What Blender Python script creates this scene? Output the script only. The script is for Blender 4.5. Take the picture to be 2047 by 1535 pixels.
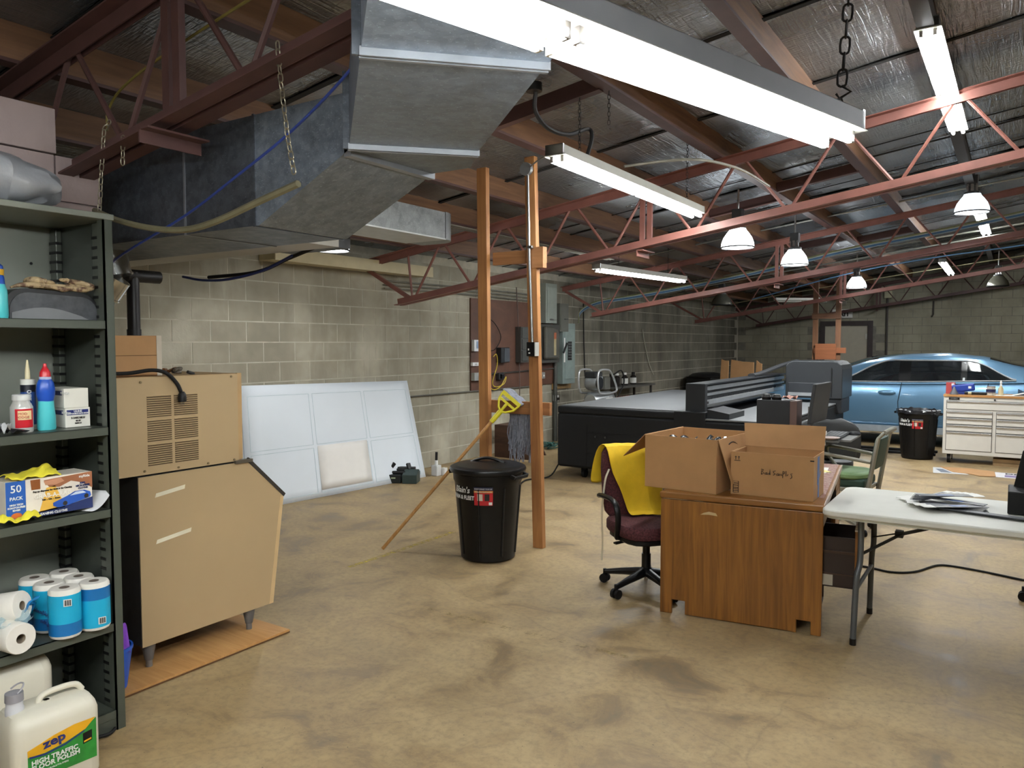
import bpy, math, random
from mathutils import Matrix, Vector
random.seed(7)
for o in list(bpy.data.objects): bpy.data.objects.remove(o)
S = bpy.context.scene
COL = S.collection
# ---------------------------------------------------------------- camera
FPX, YAW, CAMH = 1538.0, math.radians(33.1), 1.62
PIT = math.atan((767.5 - 685.0) / FPX)
FW = Vector((-math.sin(YAW)*math.cos(PIT), math.cos(YAW)*math.cos(PIT), -math.sin(PIT)))
RT = Vector((math.cos(YAW), math.sin(YAW), 0)); UP = RT.cross(FW)
cam = bpy.data.cameras.new('camera'); cam.sensor_width = 36; cam.sensor_fit = 'HORIZONTAL'
cam.lens = 36*FPX/2047; cam.clip_start = .05; cam.clip_end = 100
co = bpy.data.objects.new('camera', cam); COL.objects.link(co)
R3 = Matrix((RT, UP, -FW)).transposed()
co.matrix_world = Matrix.Translation((0, 0, CAMH)) @ R3.to_4x4()
S.camera = co
# ---------------------------------------------------------------- world, exposure
W = bpy.data.worlds.new('world'); S.world = W; W.use_nodes = True
W.node_tree.nodes['Background'].inputs[0].default_value = (.9, .95, 1, 1)
W.node_tree.nodes['Background'].inputs[1].default_value = .1
S.view_settings.view_transform = 'Standard'; S.view_settings.look = 'None'
S.view_settings.gamma = 1; S.view_settings.use_curve_mapping = False
S.view_settings.exposure = EXPOSURE = 0.85
TUBE = 46.0      # radiance of a fluorescent tube
BAY = 95.0       # watts of a high bay bulb
LC = (.95, .985, 1.0)
try: S.cycles.max_bounces = 7; S.cycles.diffuse_bounces = 5; S.cycles.sample_clamp_indirect = 8
except Exception: pass
# ---------------------------------------------------------------- helpers
TH = {}
def lin(h):
    h = h.lstrip('#'); c = [int(h[i:i+2], 16)/255 for i in (0, 2, 4)]
    return [x/12.92 if x <= .04045 else ((x+.055)/1.055)**2.4 for x in c]
def setp(o, label=None, cat=None, group=None, kind=None):
    if label: o['label'] = label
    if cat: o['category'] = cat
    if group: o['group'] = group
    if kind: o['kind'] = kind
    return o
def thing(name, label, cat, loc=(0, 0, 0), rz=0, group=None, kind=None):
    o = bpy.data.objects.new(name, None); COL.objects.link(o); o.empty_display_size = .1
    o.location = loc; o.rotation_euler = (0, 0, rz)
    TH[o] = Matrix.Translation(loc) @ Matrix.Rotation(rz, 4, 'Z')
    return setp(o, label, cat, group, kind)
def rz4(a): return Matrix.Rotation(a, 4, 'Z')
def copy_tree(o, parent=None, loc=None, rz=None):
    c = o.copy(); COL.objects.link(c); c.parent = parent
    if loc is not None: c.location = loc
    if rz is not None: c.rotation_euler = (0, 0, rz)
    for ch in list(KIDS.get(o, [])):
        k = copy_tree(ch, c); KIDS.setdefault(c, []).append(k)
    TH[c] = Matrix.Translation(c.location) @ rz4(c.rotation_euler[2])
    return c
KIDS = {}
def adopt(o, parent):
    if parent is not None:
        o.parent = parent; KIDS.setdefault(parent, []).append(o); TH[o] = TH.get(parent, Matrix())
    else: TH[o] = Matrix()
    return o
class MB:
    def __init__(s): s.v = []; s.f = []
    def add(s, vs, fs):
        k = len(s.v); s.v += [Vector(p) for p in vs]; s.f += [[i+k for i in f] for f in fs]; return s
    def box(s, c, d, T=None, ch=0):
        x, y, z = d[0]/2, d[1]/2, d[2]/2
        vs = [Vector((a*x, b*y, e*z)) for a in (-1, 1) for b in (-1, 1) for e in (-1, 1)]
        if T is not None: vs = [T @ p for p in vs]
        c = Vector(c); return s.add([p+c for p in vs], [(0,1,3,2),(4,6,7,5),(0,4,5,1),(2,3,7,6),(0,2,6,4),(1,5,7,3)])
    def mm(s, a, b): return s.box([(a[i]+b[i])/2 for i in range(3)], [abs(b[i]-a[i]) for i in range(3)])
    def cyl(s, a, b, r, r2=None, n=12, cap=True):
        return s.tube([a, b], [r, r if r2 is None else r2], n, cap)
    def tube(s, pts, r, n=8, cap=True, flat=1.0, upv=None):
        pts = [Vector(p) for p in pts]; m = len(pts)
        if not isinstance(r, (list, tuple)): r = [r]*m
        t0 = (pts[1]-pts[0]).normalized()
        u = Vector(upv) if upv else (Vector((0, 0, 1)) if abs(t0.z) < .9 else Vector((1, 0, 0)))
        u = (u - t0*u.dot(t0)).normalized(); k = len(s.v)
        for i, p in enumerate(pts):
            t = (pts[min(i+1, m-1)]-pts[max(i-1, 0)]).normalized()
            u = (u - t*u.dot(t)).normalized(); w = t.cross(u)
            for j in range(n):
                a = 2*math.pi*(j+.5)/n
                s.v.append(p + u*math.cos(a)*r[i]*flat + w*math.sin(a)*r[i])
        for i in range(m-1):
            for j in range(n):
                q = (j+1) % n; s.f.append([k+i*n+j, k+i*n+q, k+(i+1)*n+q, k+(i+1)*n+j])
        if cap: s.f.append([k+j for j in range(n)][::-1]); s.f.append([k+(m-1)*n+j for j in range(n)])
        return s
    def bar(s, a, b, w, h, upv=(0, 0, 1)):
        a, b = Vector(a), Vector(b); t = (b-a).normalized(); u = Vector(upv); u = (u-t*u.dot(t)).normalized(); q = t.cross(u)
        vs = [p + q*(i*w/2) + u*(j*h/2) for p in (a, b) for i in (-1, 1) for j in (-1, 1)]
        return s.add(vs, [(0,1,3,2),(4,6,7,5),(0,4,5,1),(2,3,7,6),(0,2,6,4),(1,5,7,3)])
    def lathe(s, prof, c=(0, 0, 0), n=24, T=None, a0=0, a1=2*math.pi, sx=1, sy=1):
        k = len(s.v); c = Vector(c); full = abs(a1-a0-2*math.pi) < 1e-6; m = n if full else n+1
        for r, z in prof:
            for j in range(m):
                a = a0+(a1-a0)*j/n; p = Vector((r*math.cos(a)*sx, r*math.sin(a)*sy, z))
                s.v.append((T @ p if T is not None else p)+c)
        for i in range(len(prof)-1):
            for j in range(n if full else n):
                q = (j+1) % m if full else j+1
                s.f.append([k+i*m+j, k+i*m+q, k+(i+1)*m+q, k+(i+1)*m+j])
        return s
    def prism(s, poly, d, o=(0, 0, 0), ex=(1, 0, 0), ey=(0, 0, 1), ed=None):
        ex, ey, o = Vector(ex), Vector(ey), Vector(o); ed = Vector(ed) if ed else ex.cross(ey)
        n = len(poly); a = [o+ex*p[0]+ey*p[1] for p in poly]; b = [p+ed*d for p in a]
        return s.add(a+b, [list(range(n))[::-1], list(range(n, 2*n))]+[[i, (i+1) % n, n+(i+1) % n, n+i] for i in range(n)])
    def sheet(s, rows):
        n = len(rows[0]); k = len(s.v)
        for r in rows: s.v += [Vector(p) for p in r]
        for i in range(len(rows)-1):
            for j in range(n-1): s.f.append([k+i*n+j, k+i*n+j+1, k+(i+1)*n+j+1, k+(i+1)*n+j])
        return s
    def build(s, name, mat, parent=None, local=False, smooth=True, bevel=0, solid=0, sub=0, label=None):
        me = bpy.data.meshes.new(name); vs = s.v
        if parent is not None and not local:
            iv = TH[parent].inverted(); vs = [iv @ v for v in vs]
        me.from_pydata([tuple(v) for v in vs], [], s.f); me.validate(); me.update()
        if smooth:
            me.polygons.foreach_set('use_smooth', [True]*len(me.polygons))
            me.set_sharp_from_angle(angle=math.radians(40))
        if isinstance(mat, (list, tuple)):
            for m in mat: me.materials.append(m)
        else: me.materials.append(mat)
        o = bpy.data.objects.new(name, me); COL.objects.link(o); adopt(o, parent)
        if solid: md = o.modifiers.new('s', 'SOLIDIFY'); md.thickness = solid; md.offset = 0
        if sub: md = o.modifiers.new('u', 'SUBSURF'); md.levels = md.render_levels = sub
        if bevel:
            md = o.modifiers.new('b', 'BEVEL'); md.width = bevel; md.segments = 2; md.limit_method = 'ANGLE'; md.angle_limit = math.radians(40)
        if label: o['label'] = label
        return o
def share(me_obj, name, parent, M4):
    """another piece that shares mesh data, placed by a matrix"""
    o = bpy.data.objects.new(name, me_obj.data); COL.objects.link(o); adopt(o, parent)
    o.matrix_local = TH[parent].inverted() @ M4 if parent is not None else M4
    return o
def spline(pts, k=6):
    P = [Vector(p) for p in pts]; out = []
    P = [P[0]*2-P[1]]+P+[P[-1]*2-P[-2]]
    for i in range(1, len(P)-2):
        for j in range(k):
            t = j/k; a, b, c, d = P[i-1:i+3]
            out.append(.5*((2*b)+(c-a)*t+(2*a-5*b+4*c-d)*t*t+(3*b-a-3*c+d)*t*t*t))
    out.append(P[-2]); return out
def text(body, size, loc, ex, ey, mat, parent, name='lettering', align='LEFT', sx=1.0, bold=0, shear=0):
    cu = bpy.data.curves.new(name, 'FONT'); cu.body = body; cu.size = size; cu.align_x = align; cu.align_y = 'CENTER'
    cu.extrude = .0006; cu.offset = bold; cu.shear = shear; cu.materials.append(mat); cu.resolution_u = 2
    tmp = bpy.data.objects.new(name, cu); me = bpy.data.meshes.new_from_object(tmp); bpy.data.objects.remove(tmp)
    o = bpy.data.objects.new(name, me); COL.objects.link(o); adopt(o, parent)
    ex = Vector(ex).normalized(); ey = Vector(ey).normalized(); ez = ex.cross(ey)
    m = Matrix((ex*sx, ey, ez)).transposed().to_4x4(); m.translation = Vector(loc)
    o.matrix_local = TH[parent].inverted() @ m if parent is not None else m
    return o
def wob(a): return random.uniform(-a, a)
# ---------------------------------------------------------------- materials
def nt(name):
    m = bpy.data.materials.new(name); m.use_nodes = True; t = m.node_tree
    return m, t, t.nodes['Principled BSDF']
def N(t, typ, **kw):
    n = t.nodes.new('ShaderNode'+typ)
    for k, v in kw.items():
        if k.startswith('i_'): n.inputs[k[2:].replace('_', ' ')].default_value = v
        else: setattr(n, k, v)
    return n
def ramp(t, src, stops):
    r = t.nodes.new('ShaderNodeValToRGB'); e = r.color_ramp.elements
    while len(e) < len(stops): e.new(.5)
    for i, (p, c) in enumerate(stops):
        e[i].position = p; e[i].color = (*(c if isinstance(c, (list, tuple)) else (c, c, c)), 1)[:4]
    t.links.new(src, r.inputs[0]); return r.outputs[0]
def coords(t, sc=(1, 1, 1), world=False, rot=(0, 0, 0)):
    mp = N(t, 'Mapping'); mp.inputs['Scale'].default_value = sc; mp.inputs['Rotation'].default_value = rot
    src = N(t, 'NewGeometry').outputs['Position'] if world else N(t, 'TexCoord').outputs['Object']
    t.links.new(src, mp.inputs['Vector']); return mp.outputs[0]
def noise(t, vec, scale, detail=3, rough=.55, dist=0):
    n = N(t, 'TexNoise'); n.inputs['Scale'].default_value = scale; n.inputs['Detail'].default_value = detail
    n.inputs['Roughness'].default_value = rough; n.inputs['Distortion'].default_value = dist
    t.links.new(vec, n.inputs['Vector']); return n.outputs['Fac']
def mixc(t, f, a, b, mode='MIX'):
    x = t.nodes.new('ShaderNodeMix'); x.data_type = 'RGBA'; x.blend_type = mode
    for s, v in (('Factor', f), ('A', a), ('B', b)):
        i = [q for q in x.inputs if q.name == s and (q.type == 'RGBA' or s == 'Factor')][0]
        if hasattr(v, 'is_output'): t.links.new(v, i)
        elif s == 'Factor': i.default_value = v
        else: i.default_value = (*v, 1)
    return [q for q in x.outputs if q.type == 'RGBA'][0]
def bumpn(t, b, h, strength=.3, dist=.01):
    n = N(t, 'Bump'); n.inputs['Strength'].default_value = strength; n.inputs['Distance'].default_value = dist
    t.links.new(h, n.inputs['Height']); t.links.new(n.outputs[0], b.inputs['Normal'])
MC = {}
def P(col, rough=.5, metal=0, var=.1, scale=9, bump=0, bscale=80, world=False, spec=.5, coat=0, trans=0, alpha=1, name=None):
    key = (col, rough, metal, var, scale, bump, bscale, world, spec, coat, trans, alpha)
    if key in MC: return MC[key]
    m, t, b = nt(name or 'surface_'+col.lstrip('#')); c = lin(col)
    v = coords(t, world=world); f = noise(t, v, scale, 4)
    d = [x*(1-var) for x in c]; l = [min(1, x*(1+var)) for x in c]
    t.links.new(ramp(t, f, [(.3, d), (.7, l)]), b.inputs['Base Color'])
    b.inputs['Roughness'].default_value = rough; b.inputs['Metallic'].default_value = metal
    b.inputs['Specular IOR Level'].default_value = spec; b.inputs['Coat Weight'].default_value = coat
    b.inputs['Transmission Weight'].default_value = trans; b.inputs['Alpha'].default_value = alpha
    if bump: bumpn(t, b, noise(t, v, bscale, 3), bump, .004)
    MC[key] = m; return m
def E(col, s, name='light_tube'):
    m, t, b = nt(name); b.inputs['Base Color'].default_value = (*col, 1)
    b.inputs['Emission Color'].default_value = (*col, 1); b.inputs['Emission Strength'].default_value = s; return m
def wood(name, c1, c2, sc=(30, 30, 1.5), rough=.55, c3=None):
    m, t, b = nt(name); v = coords(t, sc); f = noise(t, v, 1.0, 5, .6, 1.2); g = noise(t, coords(t), 2.0, 2)
    col = ramp(t, f, [(.3, lin(c1)), (.7, lin(c2))])
    col = mixc(t, ramp(t, g, [(.4, 0), (.75, .5)]), col, lin(c3 or c1))
    t.links.new(col, b.inputs['Base Color']); b.inputs['Roughness'].default_value = rough
    bumpn(t, b, f, .15, .002); return m
def galv(name, c, rough=.38, metal=.85, sc=14):
    m, t, b = nt(name); v = coords(t, world=True)
    n = N(t, 'TexVoronoi'); n.inputs['Scale'].default_value = sc*3; t.links.new(v, n.inputs['Vector'])
    c = lin(c); f = noise(t, v, sc, 5, .7)
    col = mixc(t, .35, ramp(t, f, [(.3, [x*.7 for x in c]), (.72, [min(1, x*1.35) for x in c])]), ramp(t, n.outputs['Color'], [(.2, .3), (.8, .7)]), 'SOFT_LIGHT')
    sk = noise(t, coords(t, (1, 1, 2.2), True), 95, 2, .6); col = mixc(t, ramp(t, sk, [(.63, 0), (.7, .55)]), col, [min(1, x*2.2) for x in c])
    t.links.new(col, b.inputs['Base Color']); b.inputs['Metallic'].default_value = metal
    t.links.new(ramp(t, f, [(.3, rough-.1), (.7, rough+.15)]), b.inputs['Roughness']); return m
# concrete floor
def floor_mat():
    m, t, b = nt('stained_concrete'); v = coords(t, world=True)
    a = noise(t, v, .55, 6, .62, .6); c = noise(t, v, 2.6, 6, .65, .8); d = noise(t, v, 28, 4, .7); s = noise(t, coords(t, (.5, 3.0, 1), True), 1.1, 4, .6, .5)
    col = ramp(t, a, [(.28, lin('735f41')), (.45, lin('8c7450')), (.62, lin('9c835c')), (.8, lin('86714f'))])
    col = mixc(t, ramp(t, c, [(.4, 0), (.6, .7)]), col, lin('ae9870'))
    col = mixc(t, ramp(t, c, [(.3, .75), (.44, 0)]), col, lin('5f513d'))
    col = mixc(t, ramp(t, s, [(.55, 0), (.8, .35)]), col, lin('796c57'))
    col = mixc(t, ramp(t, d, [(.35, .4), (.55, 0)]), col, lin('6e604b'))
    vo = N(t, 'TexVoronoi'); vo.feature = 'DISTANCE_TO_EDGE'; vo.inputs['Scale'].default_value = .55
    w = N(t, 'TexNoise'); w.inputs['Scale'].default_value = 1.6; w.inputs['Detail'].default_value = 5; t.links.new(v, w.inputs['Vector'])
    t.links.new(mixc(t, .22, v, w.outputs['Color']), vo.inputs['Vector'])
    col = mixc(t, ramp(t, vo.outputs['Distance'], [(.0, .22), (.004, 0)]), col, lin('5f5140'))
    sp = noise(t, v, 60, 1, .5); col = mixc(t, ramp(t, sp, [(.76, 0), (.79, .8)]), col, lin('4b4136'))
    t.links.new(col, b.inputs['Base Color'])
    t.links.new(ramp(t, c, [(.3, .42), (.7, .66)]), b.inputs['Roughness'])
    bumpn(t, b, d, .12, .003); return m
def block_mat(name, base, light, dark, soot=0.0):
    m, t, b = nt(name); v = coords(t, world=True); sv = coords(t, (3.2, 3.2, .6), True)
    oi = N(t, 'ObjectInfo').outputs['Random']
    st = noise(t, sv, 1.0, 5, .65); g = noise(t, v, 1.1, 4, .6); fine = noise(t, v, 26, 4, .7)
    col = ramp(t, g, [(.3, lin(dark)), (.5, lin(base)), (.75, lin(light))])
    col = mixc(t, ramp(t, st, [(.34, .5), (.5, 0)]), col, lin(dark))
    col = mixc(t, ramp(t, st, [(.62, 0), (.76, .4)]), col, lin(light))
    col = mixc(t, ramp(t, oi, [(0, .22), (1, 0)]), col, lin(dark))
    sx = N(t, 'SeparateXYZ'); t.links.new(v, sx.inputs[0])
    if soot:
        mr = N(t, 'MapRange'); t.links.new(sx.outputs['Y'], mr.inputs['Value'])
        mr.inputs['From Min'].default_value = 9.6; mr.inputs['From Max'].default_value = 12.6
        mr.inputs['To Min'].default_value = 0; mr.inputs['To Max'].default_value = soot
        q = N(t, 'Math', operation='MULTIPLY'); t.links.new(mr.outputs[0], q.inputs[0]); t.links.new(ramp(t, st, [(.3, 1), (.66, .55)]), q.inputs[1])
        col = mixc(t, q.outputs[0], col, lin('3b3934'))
    t.links.new(col, b.inputs['Base Color']); b.inputs['Roughness'].default_value = .85
    bumpn(t, b, fine, .5, .004); return m
def foil_mat():
    m, t, b = nt('foil_insulation'); v = coords(t, world=True)
    g = noise(t, v, 1.2, 3); f = noise(t, coords(t, (30, 2.2, 1), True), 1.0, 3, .5, 1.5); h = noise(t, coords(t, (9, 60, 1), True), 1, 2)
    t.links.new(ramp(t, g, [(.3, lin('83898f')), (.7, lin('b4bac0'))]), b.inputs['Base Color'])
    b.inputs['Metallic'].default_value = .85
    t.links.new(ramp(t, g, [(.3, .2), (.7, .4)]), b.inputs['Roughness'])
    x = N(t, 'Math', operation='ADD'); t.links.new(f, x.inputs[0]); t.links.new(h, x.inputs[1])
    bumpn(t, b, x.outputs[0], .8, .014); return m
FLOOR = floor_mat(); FOIL = foil_mat()
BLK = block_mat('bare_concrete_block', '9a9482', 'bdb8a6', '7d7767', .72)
BLK2 = block_mat('far_concrete_block', '9d9885', 'aea996', '85806f')
PINK = block_mat('pink_painted_block', 'a3928f', 'b3a29f', '93827f')
MORT = P('#b3ad9c', .9, var=.15, bump=.3, world=True); MORTD = P('#7d796f', .9, var=.2, world=True)
RED = P('#82544a', .5, var=.18, scale=5, world=True); MAROON = P('#523733', .55, var=.15, world=True)
TIMB = wood('rough_fir', '664630', '8a6546', (18, 1.2, 18), .6, '714e36')
TIMBZ = wood('upright_fir', '936036', 'bb8650', (22, 22, 1.3), .55, '80512d')
TIMBX = wood('crosspiece_fir', '8e5f3c', 'b38052', (1.3, 22, 22), .55)
GALV = galv('galvanized_duct', '7c8692', .45, .5); GALVD = galv('shaded_duct', '52575e', .45, .5)  # second tone darker: shade on the trunk duct put into its colour
STEEL = P('#b4b6b6', .3, 1, .1); CHROME = P('#d5d6d6', .15, 1, .05); DKST = P('#4a4b4c', .4, .8, .15)
BLACK = P('#0d0d0e', .45, var=.1, spec=.35); RUBBER = P('#131212', .7, var=.15, spec=.3); BLKPL = P('#101011', .4, var=.12, scale=4, bump=.1, bscale=200, spec=.35)
WHITE = P('#ecebe6', .45, var=.03); CARD = P('#b0865a', .8, var=.08, scale=5, bump=.1, bscale=30); CARDIN = P('#94703f', .85, var=.1)
INK = P('#231a15', .7, var=.05)
# ================================================================ the setting
SLP, XW, YF = .15, -6.35, 21.1
def zc(x): return 2.55+SLP*(x-XW)          # underside of the purlins
fl = MB().mm((-6.6, -3, -.2), (7, 21.4, 0)).build('floor', FLOOR, smooth=False); setp(fl, 'stained tan concrete floor with worn yellow lines', kind='structure')
YEL, t_, b_ = nt('worn_yellow_paint'); v_ = coords(t_, world=True)
b_.inputs['Base Color'].default_value = (*lin('c9b23c'), 1); b_.inputs['Roughness'].default_value = .6
t_.links.new(ramp(t_, noise(t_, v_, 22, 5, .75), [(.44, .06), (.64, .9)]), b_.inputs['Alpha'])
YEL2, t_, b_ = nt('faded_yellow_paint'); v_ = coords(t_, world=True)
b_.inputs['Base Color'].default_value = (*lin('b09a3c'), 1); b_.inputs['Roughness'].default_value = .6
t_.links.new(ramp(t_, noise(t_, v_, 16, 5, .75), [(.5, 0), (.72, .6)]), b_.inputs['Alpha'])
MB().sheet([[(-4.005, 3.95, .001), (-3.955, 3.95, .001)], [(-4.005, 5.2, .001), (-3.955, 5.2, .001)]]).build('painted_line', YEL, fl)
MB().sheet([[(-2.95, 3.565, .001), (-2.95, 3.6, .001)], [(-1.55, 3.565, .001), (-1.55, 3.6, .001)]]).build('painted_line', YEL2, fl)
# left wall
BX, BZ = .406, .2032
wl = MB().mm((-6.62, .2, 0), (XW-.003, YF+.2, 3.0)).build('wall_left', MORT, smooth=False); setp(wl, 'long bare concrete block wall', kind='structure')
def block_mesh(name, mat, ax):
    d = (.1, BX-.014, BZ-.012) if ax == 'y' else (BX-.014, .1, BZ-.012)
    m = MB().box((0, 0, 0), d)
    c = .008; vs = []
    for p in m.v:       # soften the arris of the outer face
        q = p.copy(); vs.append(q)
    m.v = vs; return m
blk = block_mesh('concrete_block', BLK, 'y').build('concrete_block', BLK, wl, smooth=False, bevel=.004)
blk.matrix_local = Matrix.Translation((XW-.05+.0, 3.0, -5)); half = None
cells = []
for r in range(13):
    n0 = 0
    for c in range(47):
        y = 1.9+c*BX+(BX/2 if r % 2 else 0); z = r*BZ+BZ/2
        if y > YF-.15: continue
        hid = (y < 7.2 and z < 1.05) or (y < 2.6) or (y > 8.0 and y < 14 and z < .75 and y > 10.2)
        cells.append((hid, (y*y+40), y, z))
cells.sort(key=lambda q: (q[0], q[1])); first = True
rest = MB()
for i, (hid, d, y, z) in enumerate(cells):
    dx = wob(.0012)
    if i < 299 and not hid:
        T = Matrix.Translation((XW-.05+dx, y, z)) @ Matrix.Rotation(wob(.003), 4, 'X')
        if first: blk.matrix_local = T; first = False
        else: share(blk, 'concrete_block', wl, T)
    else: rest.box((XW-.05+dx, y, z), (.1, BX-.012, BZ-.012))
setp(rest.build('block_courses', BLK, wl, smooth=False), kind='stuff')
# far wall with a doorway
DX0, DX1 = -4.1, -3.09
wf = MB().mm((-6.62, YF+.003, 0), (7, YF+.3, 5)).build('wall_far', MORTD, smooth=False); setp(wf, 'painted concrete block wall at the end of the hall', kind='structure')
b2 = None; rest = MB(); k = 0
for r in range(20):
    for c in range(34):
        x = -6.15+c*BX+(BX/2 if r % 2 else 0); z = r*BZ+BZ/2
        if z > zc(x)+.2 or (DX0-.26 < x < DX1+.26 and z < 2.13): continue
        if z > 1.1 and x < 2.0 and k < 299:
            T = Matrix.Translation((x, YF+.05+wob(.001), z)); k += 1
            if b2 is None:
                b2 = block_mesh('x', BLK2, 'x').build('concrete_block', BLK2, wf, smooth=False); b2.matrix_local = T
            else: share(b2, 'concrete_block', wf, T)
        else: rest.box((x, YF+.05, z), (BX-.012, .1, BZ-.012))
setp(rest.build('block_courses', BLK2, wf, smooth=False), kind='stuff')
# pink pier behind the steel shelving: blocks in courses, a pocket for the truss at its end
wp = MB().mm((-3.79, .3, 0), (-3.6, 1.98, 2.33)).build('wall_near', P('#8d7f7c', .9), smooth=False); setp(wp, 'pink painted concrete block pier', kind='structure')
pb = None
for r in range(13):
    ztop = 2.655-r*BZ
    for c in range(5):
        y1 = 1.99-c*BX-(BX/2 if r % 2 else 0); y0 = y1-BX
        if r == 0: y1 -= .19; y0 -= .19
        T = Matrix.Translation((-3.68, (y0+y1)/2, ztop-BZ/2))
        if pb is None:
            pb = MB().box((0, 0, 0), (.2, BX-.008, BZ-.008)).build('painted_block', PINK, wp, smooth=False, bevel=.004); pb.matrix_local = T
        else: share(pb, 'painted_block', wp, T)
    if r % 2: share(pb, 'painted_block', wp, Matrix.Translation((-3.68, 1.99-BX/4, ztop-BZ/2)) @ Matrix.Diagonal((1, .49, 1, 1)))
# unseen sides of the hall
setp(MB().mm((6.6, -3, 0), (6.8, YF+.2, 5)).build('wall_right', BLK2, smooth=False), kind='structure')
setp(MB().mm((-6.6, -3.2, 0), (6.8, -3, 5)).build('wall_back', BLK2, smooth=False), kind='structure')
setp(MB().mm((-6.6, -3, 0), (-6.4, .3, 3)).build('wall_corner', BLK2, smooth=False), kind='structure')
# ceiling: a dark deck with foil faced boards below it, black gaps between
DECK = P('#191817', .9)
PUR = [-5.6, -4.72, -3.95, -3.02, -2.15, -1.3, -.48, .38, 1.23, 2.08, 2.93, 3.78, 4.63, 5.48, 6.33]
ce = MB().prism([(-6.7, zc(-6.7)+.225), (7, zc(7)+.225), (7, zc(7)+.3), (-6.7, zc(-6.7)+.3)], 24.8, (0, YF+.3, 0), (1, 0, 0), (0, 0, 1)).build('ceiling', DECK, smooth=False)
setp(ce, 'low pitched ceiling of foil faced boards', kind='structure')
lanes = [XW]+PUR; seams = [4.6+1.312*k for k in range(-6, 13)]
SR = Matrix.Rotation(-math.atan(SLP), 4, 'Y')
for i in range(len(lanes)-1):
    xa, xb = lanes[i], lanes[i+1]; w = xb-xa; pm = None
    for j in range(len(seams)-1):
        ya, yb = seams[j], min(seams[j+1], YF); xm = (xa+xb)/2
        T = Matrix.Translation((xm, (ya+yb)/2, zc(xm)+.185+wob(.006))) @ SR @ Matrix.Rotation(wob(.008), 4, 'X')
        if pm is None:
            g = 8; rows = []
            m = MB()
            for q in range(g+1):
                rows.append([Vector(((a/6-.5)*w*1.0, (q/g-.5)*(seams[j+1]-seams[j]-.03), .006*math.sin(q*2.1+i)*math.sin(a*1.3+i)-.006*math.cos((a/6-.5)*3)*(1-abs(q/g-.5)))) for a in range(7)])
            m.sheet(rows); pm = m.build('foil_board', FOIL, ce, local=True); pm.matrix_local = T
        else: share(pm, 'foil_board', ce, T)
for y in [q for q in seams if -2 < q < YF]+[8.12, 9.4, 13.4, 16.0]:
    w = .045 if y in seams else .02
    MB().bar((-6.3, y, zc(-6.3)+.168), (6.5, y, zc(6.5)+.168), w, .006).build('seam_tape', DECK, ce, smooth=False)
# purlins
WD = {0:'second timber purlin from the block wall', 1:'third timber purlin from the block wall, above the short duct', 2:'timber purlin resting over the paired fir posts', 3:'timber purlin above the short chain-hung tube light',
      4:'timber purlin crossing behind the longest chain-hung tube light', 5:'brown timber purlin above the end of the longest tube light', 6:'dark stained purlin that carries the twin tube strip lights'}
for i, x in enumerate(PUR):
    t = thing('roof_purlin', WD.get(i, 'timber purlin out over the far side, %s from the strip lights' % ['first','second','third','fourth','fifth','sixth','seventh','eighth'][min(7, i-7)]) , 'beam', (x, -3, zc(x)), group='timber purlins across the roof trusses')
    dark = i == 6
    MB().mm((x-.03, -3, zc(x)+.018), (x+.03, YF, zc(x)+.19)).build('timber', P('#2e2a27', .7) if dark else TIMB, t, smooth=False)
    MB().mm((x-.045, -3, zc(x)), (x+.045, YF, zc(x)+.017)).build('flange', P('#35302d', .6) if dark else MAROON, t, smooth=False)
for x0, x1, y, lb in ((-2.98, -2.18, 8.75, 'short red brown blocking between purlins above the first dome lamp'), (-2.12, -1.33, 8.3, 'short red brown blocking beside the bent conduit'), (-2.98, -2.18, 4.35, 'short dark blocking between purlins behind the big duct'), (-2.98, -2.18, 12.6, 'short blocking above the second dome lamp'), (-2.12, -1.33, 13.2, 'far short blocking between purlins toward the end wall')):
    b = thing('roof_blocking', lb, 'beam', (x0, y, zc(x0)), group='short blockings between purlins')
    MB().bar((x0, y, zc(x0)+.05), (x1, y, zc(x1)+.05), .04, .09).build('timber', MAROON, b, smooth=False); MB().bar((x0, y, zc(x0)+.0), (x1, y, zc(x1)+.0), .06, .008).build('flange', MAROON, b, smooth=False)
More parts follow.
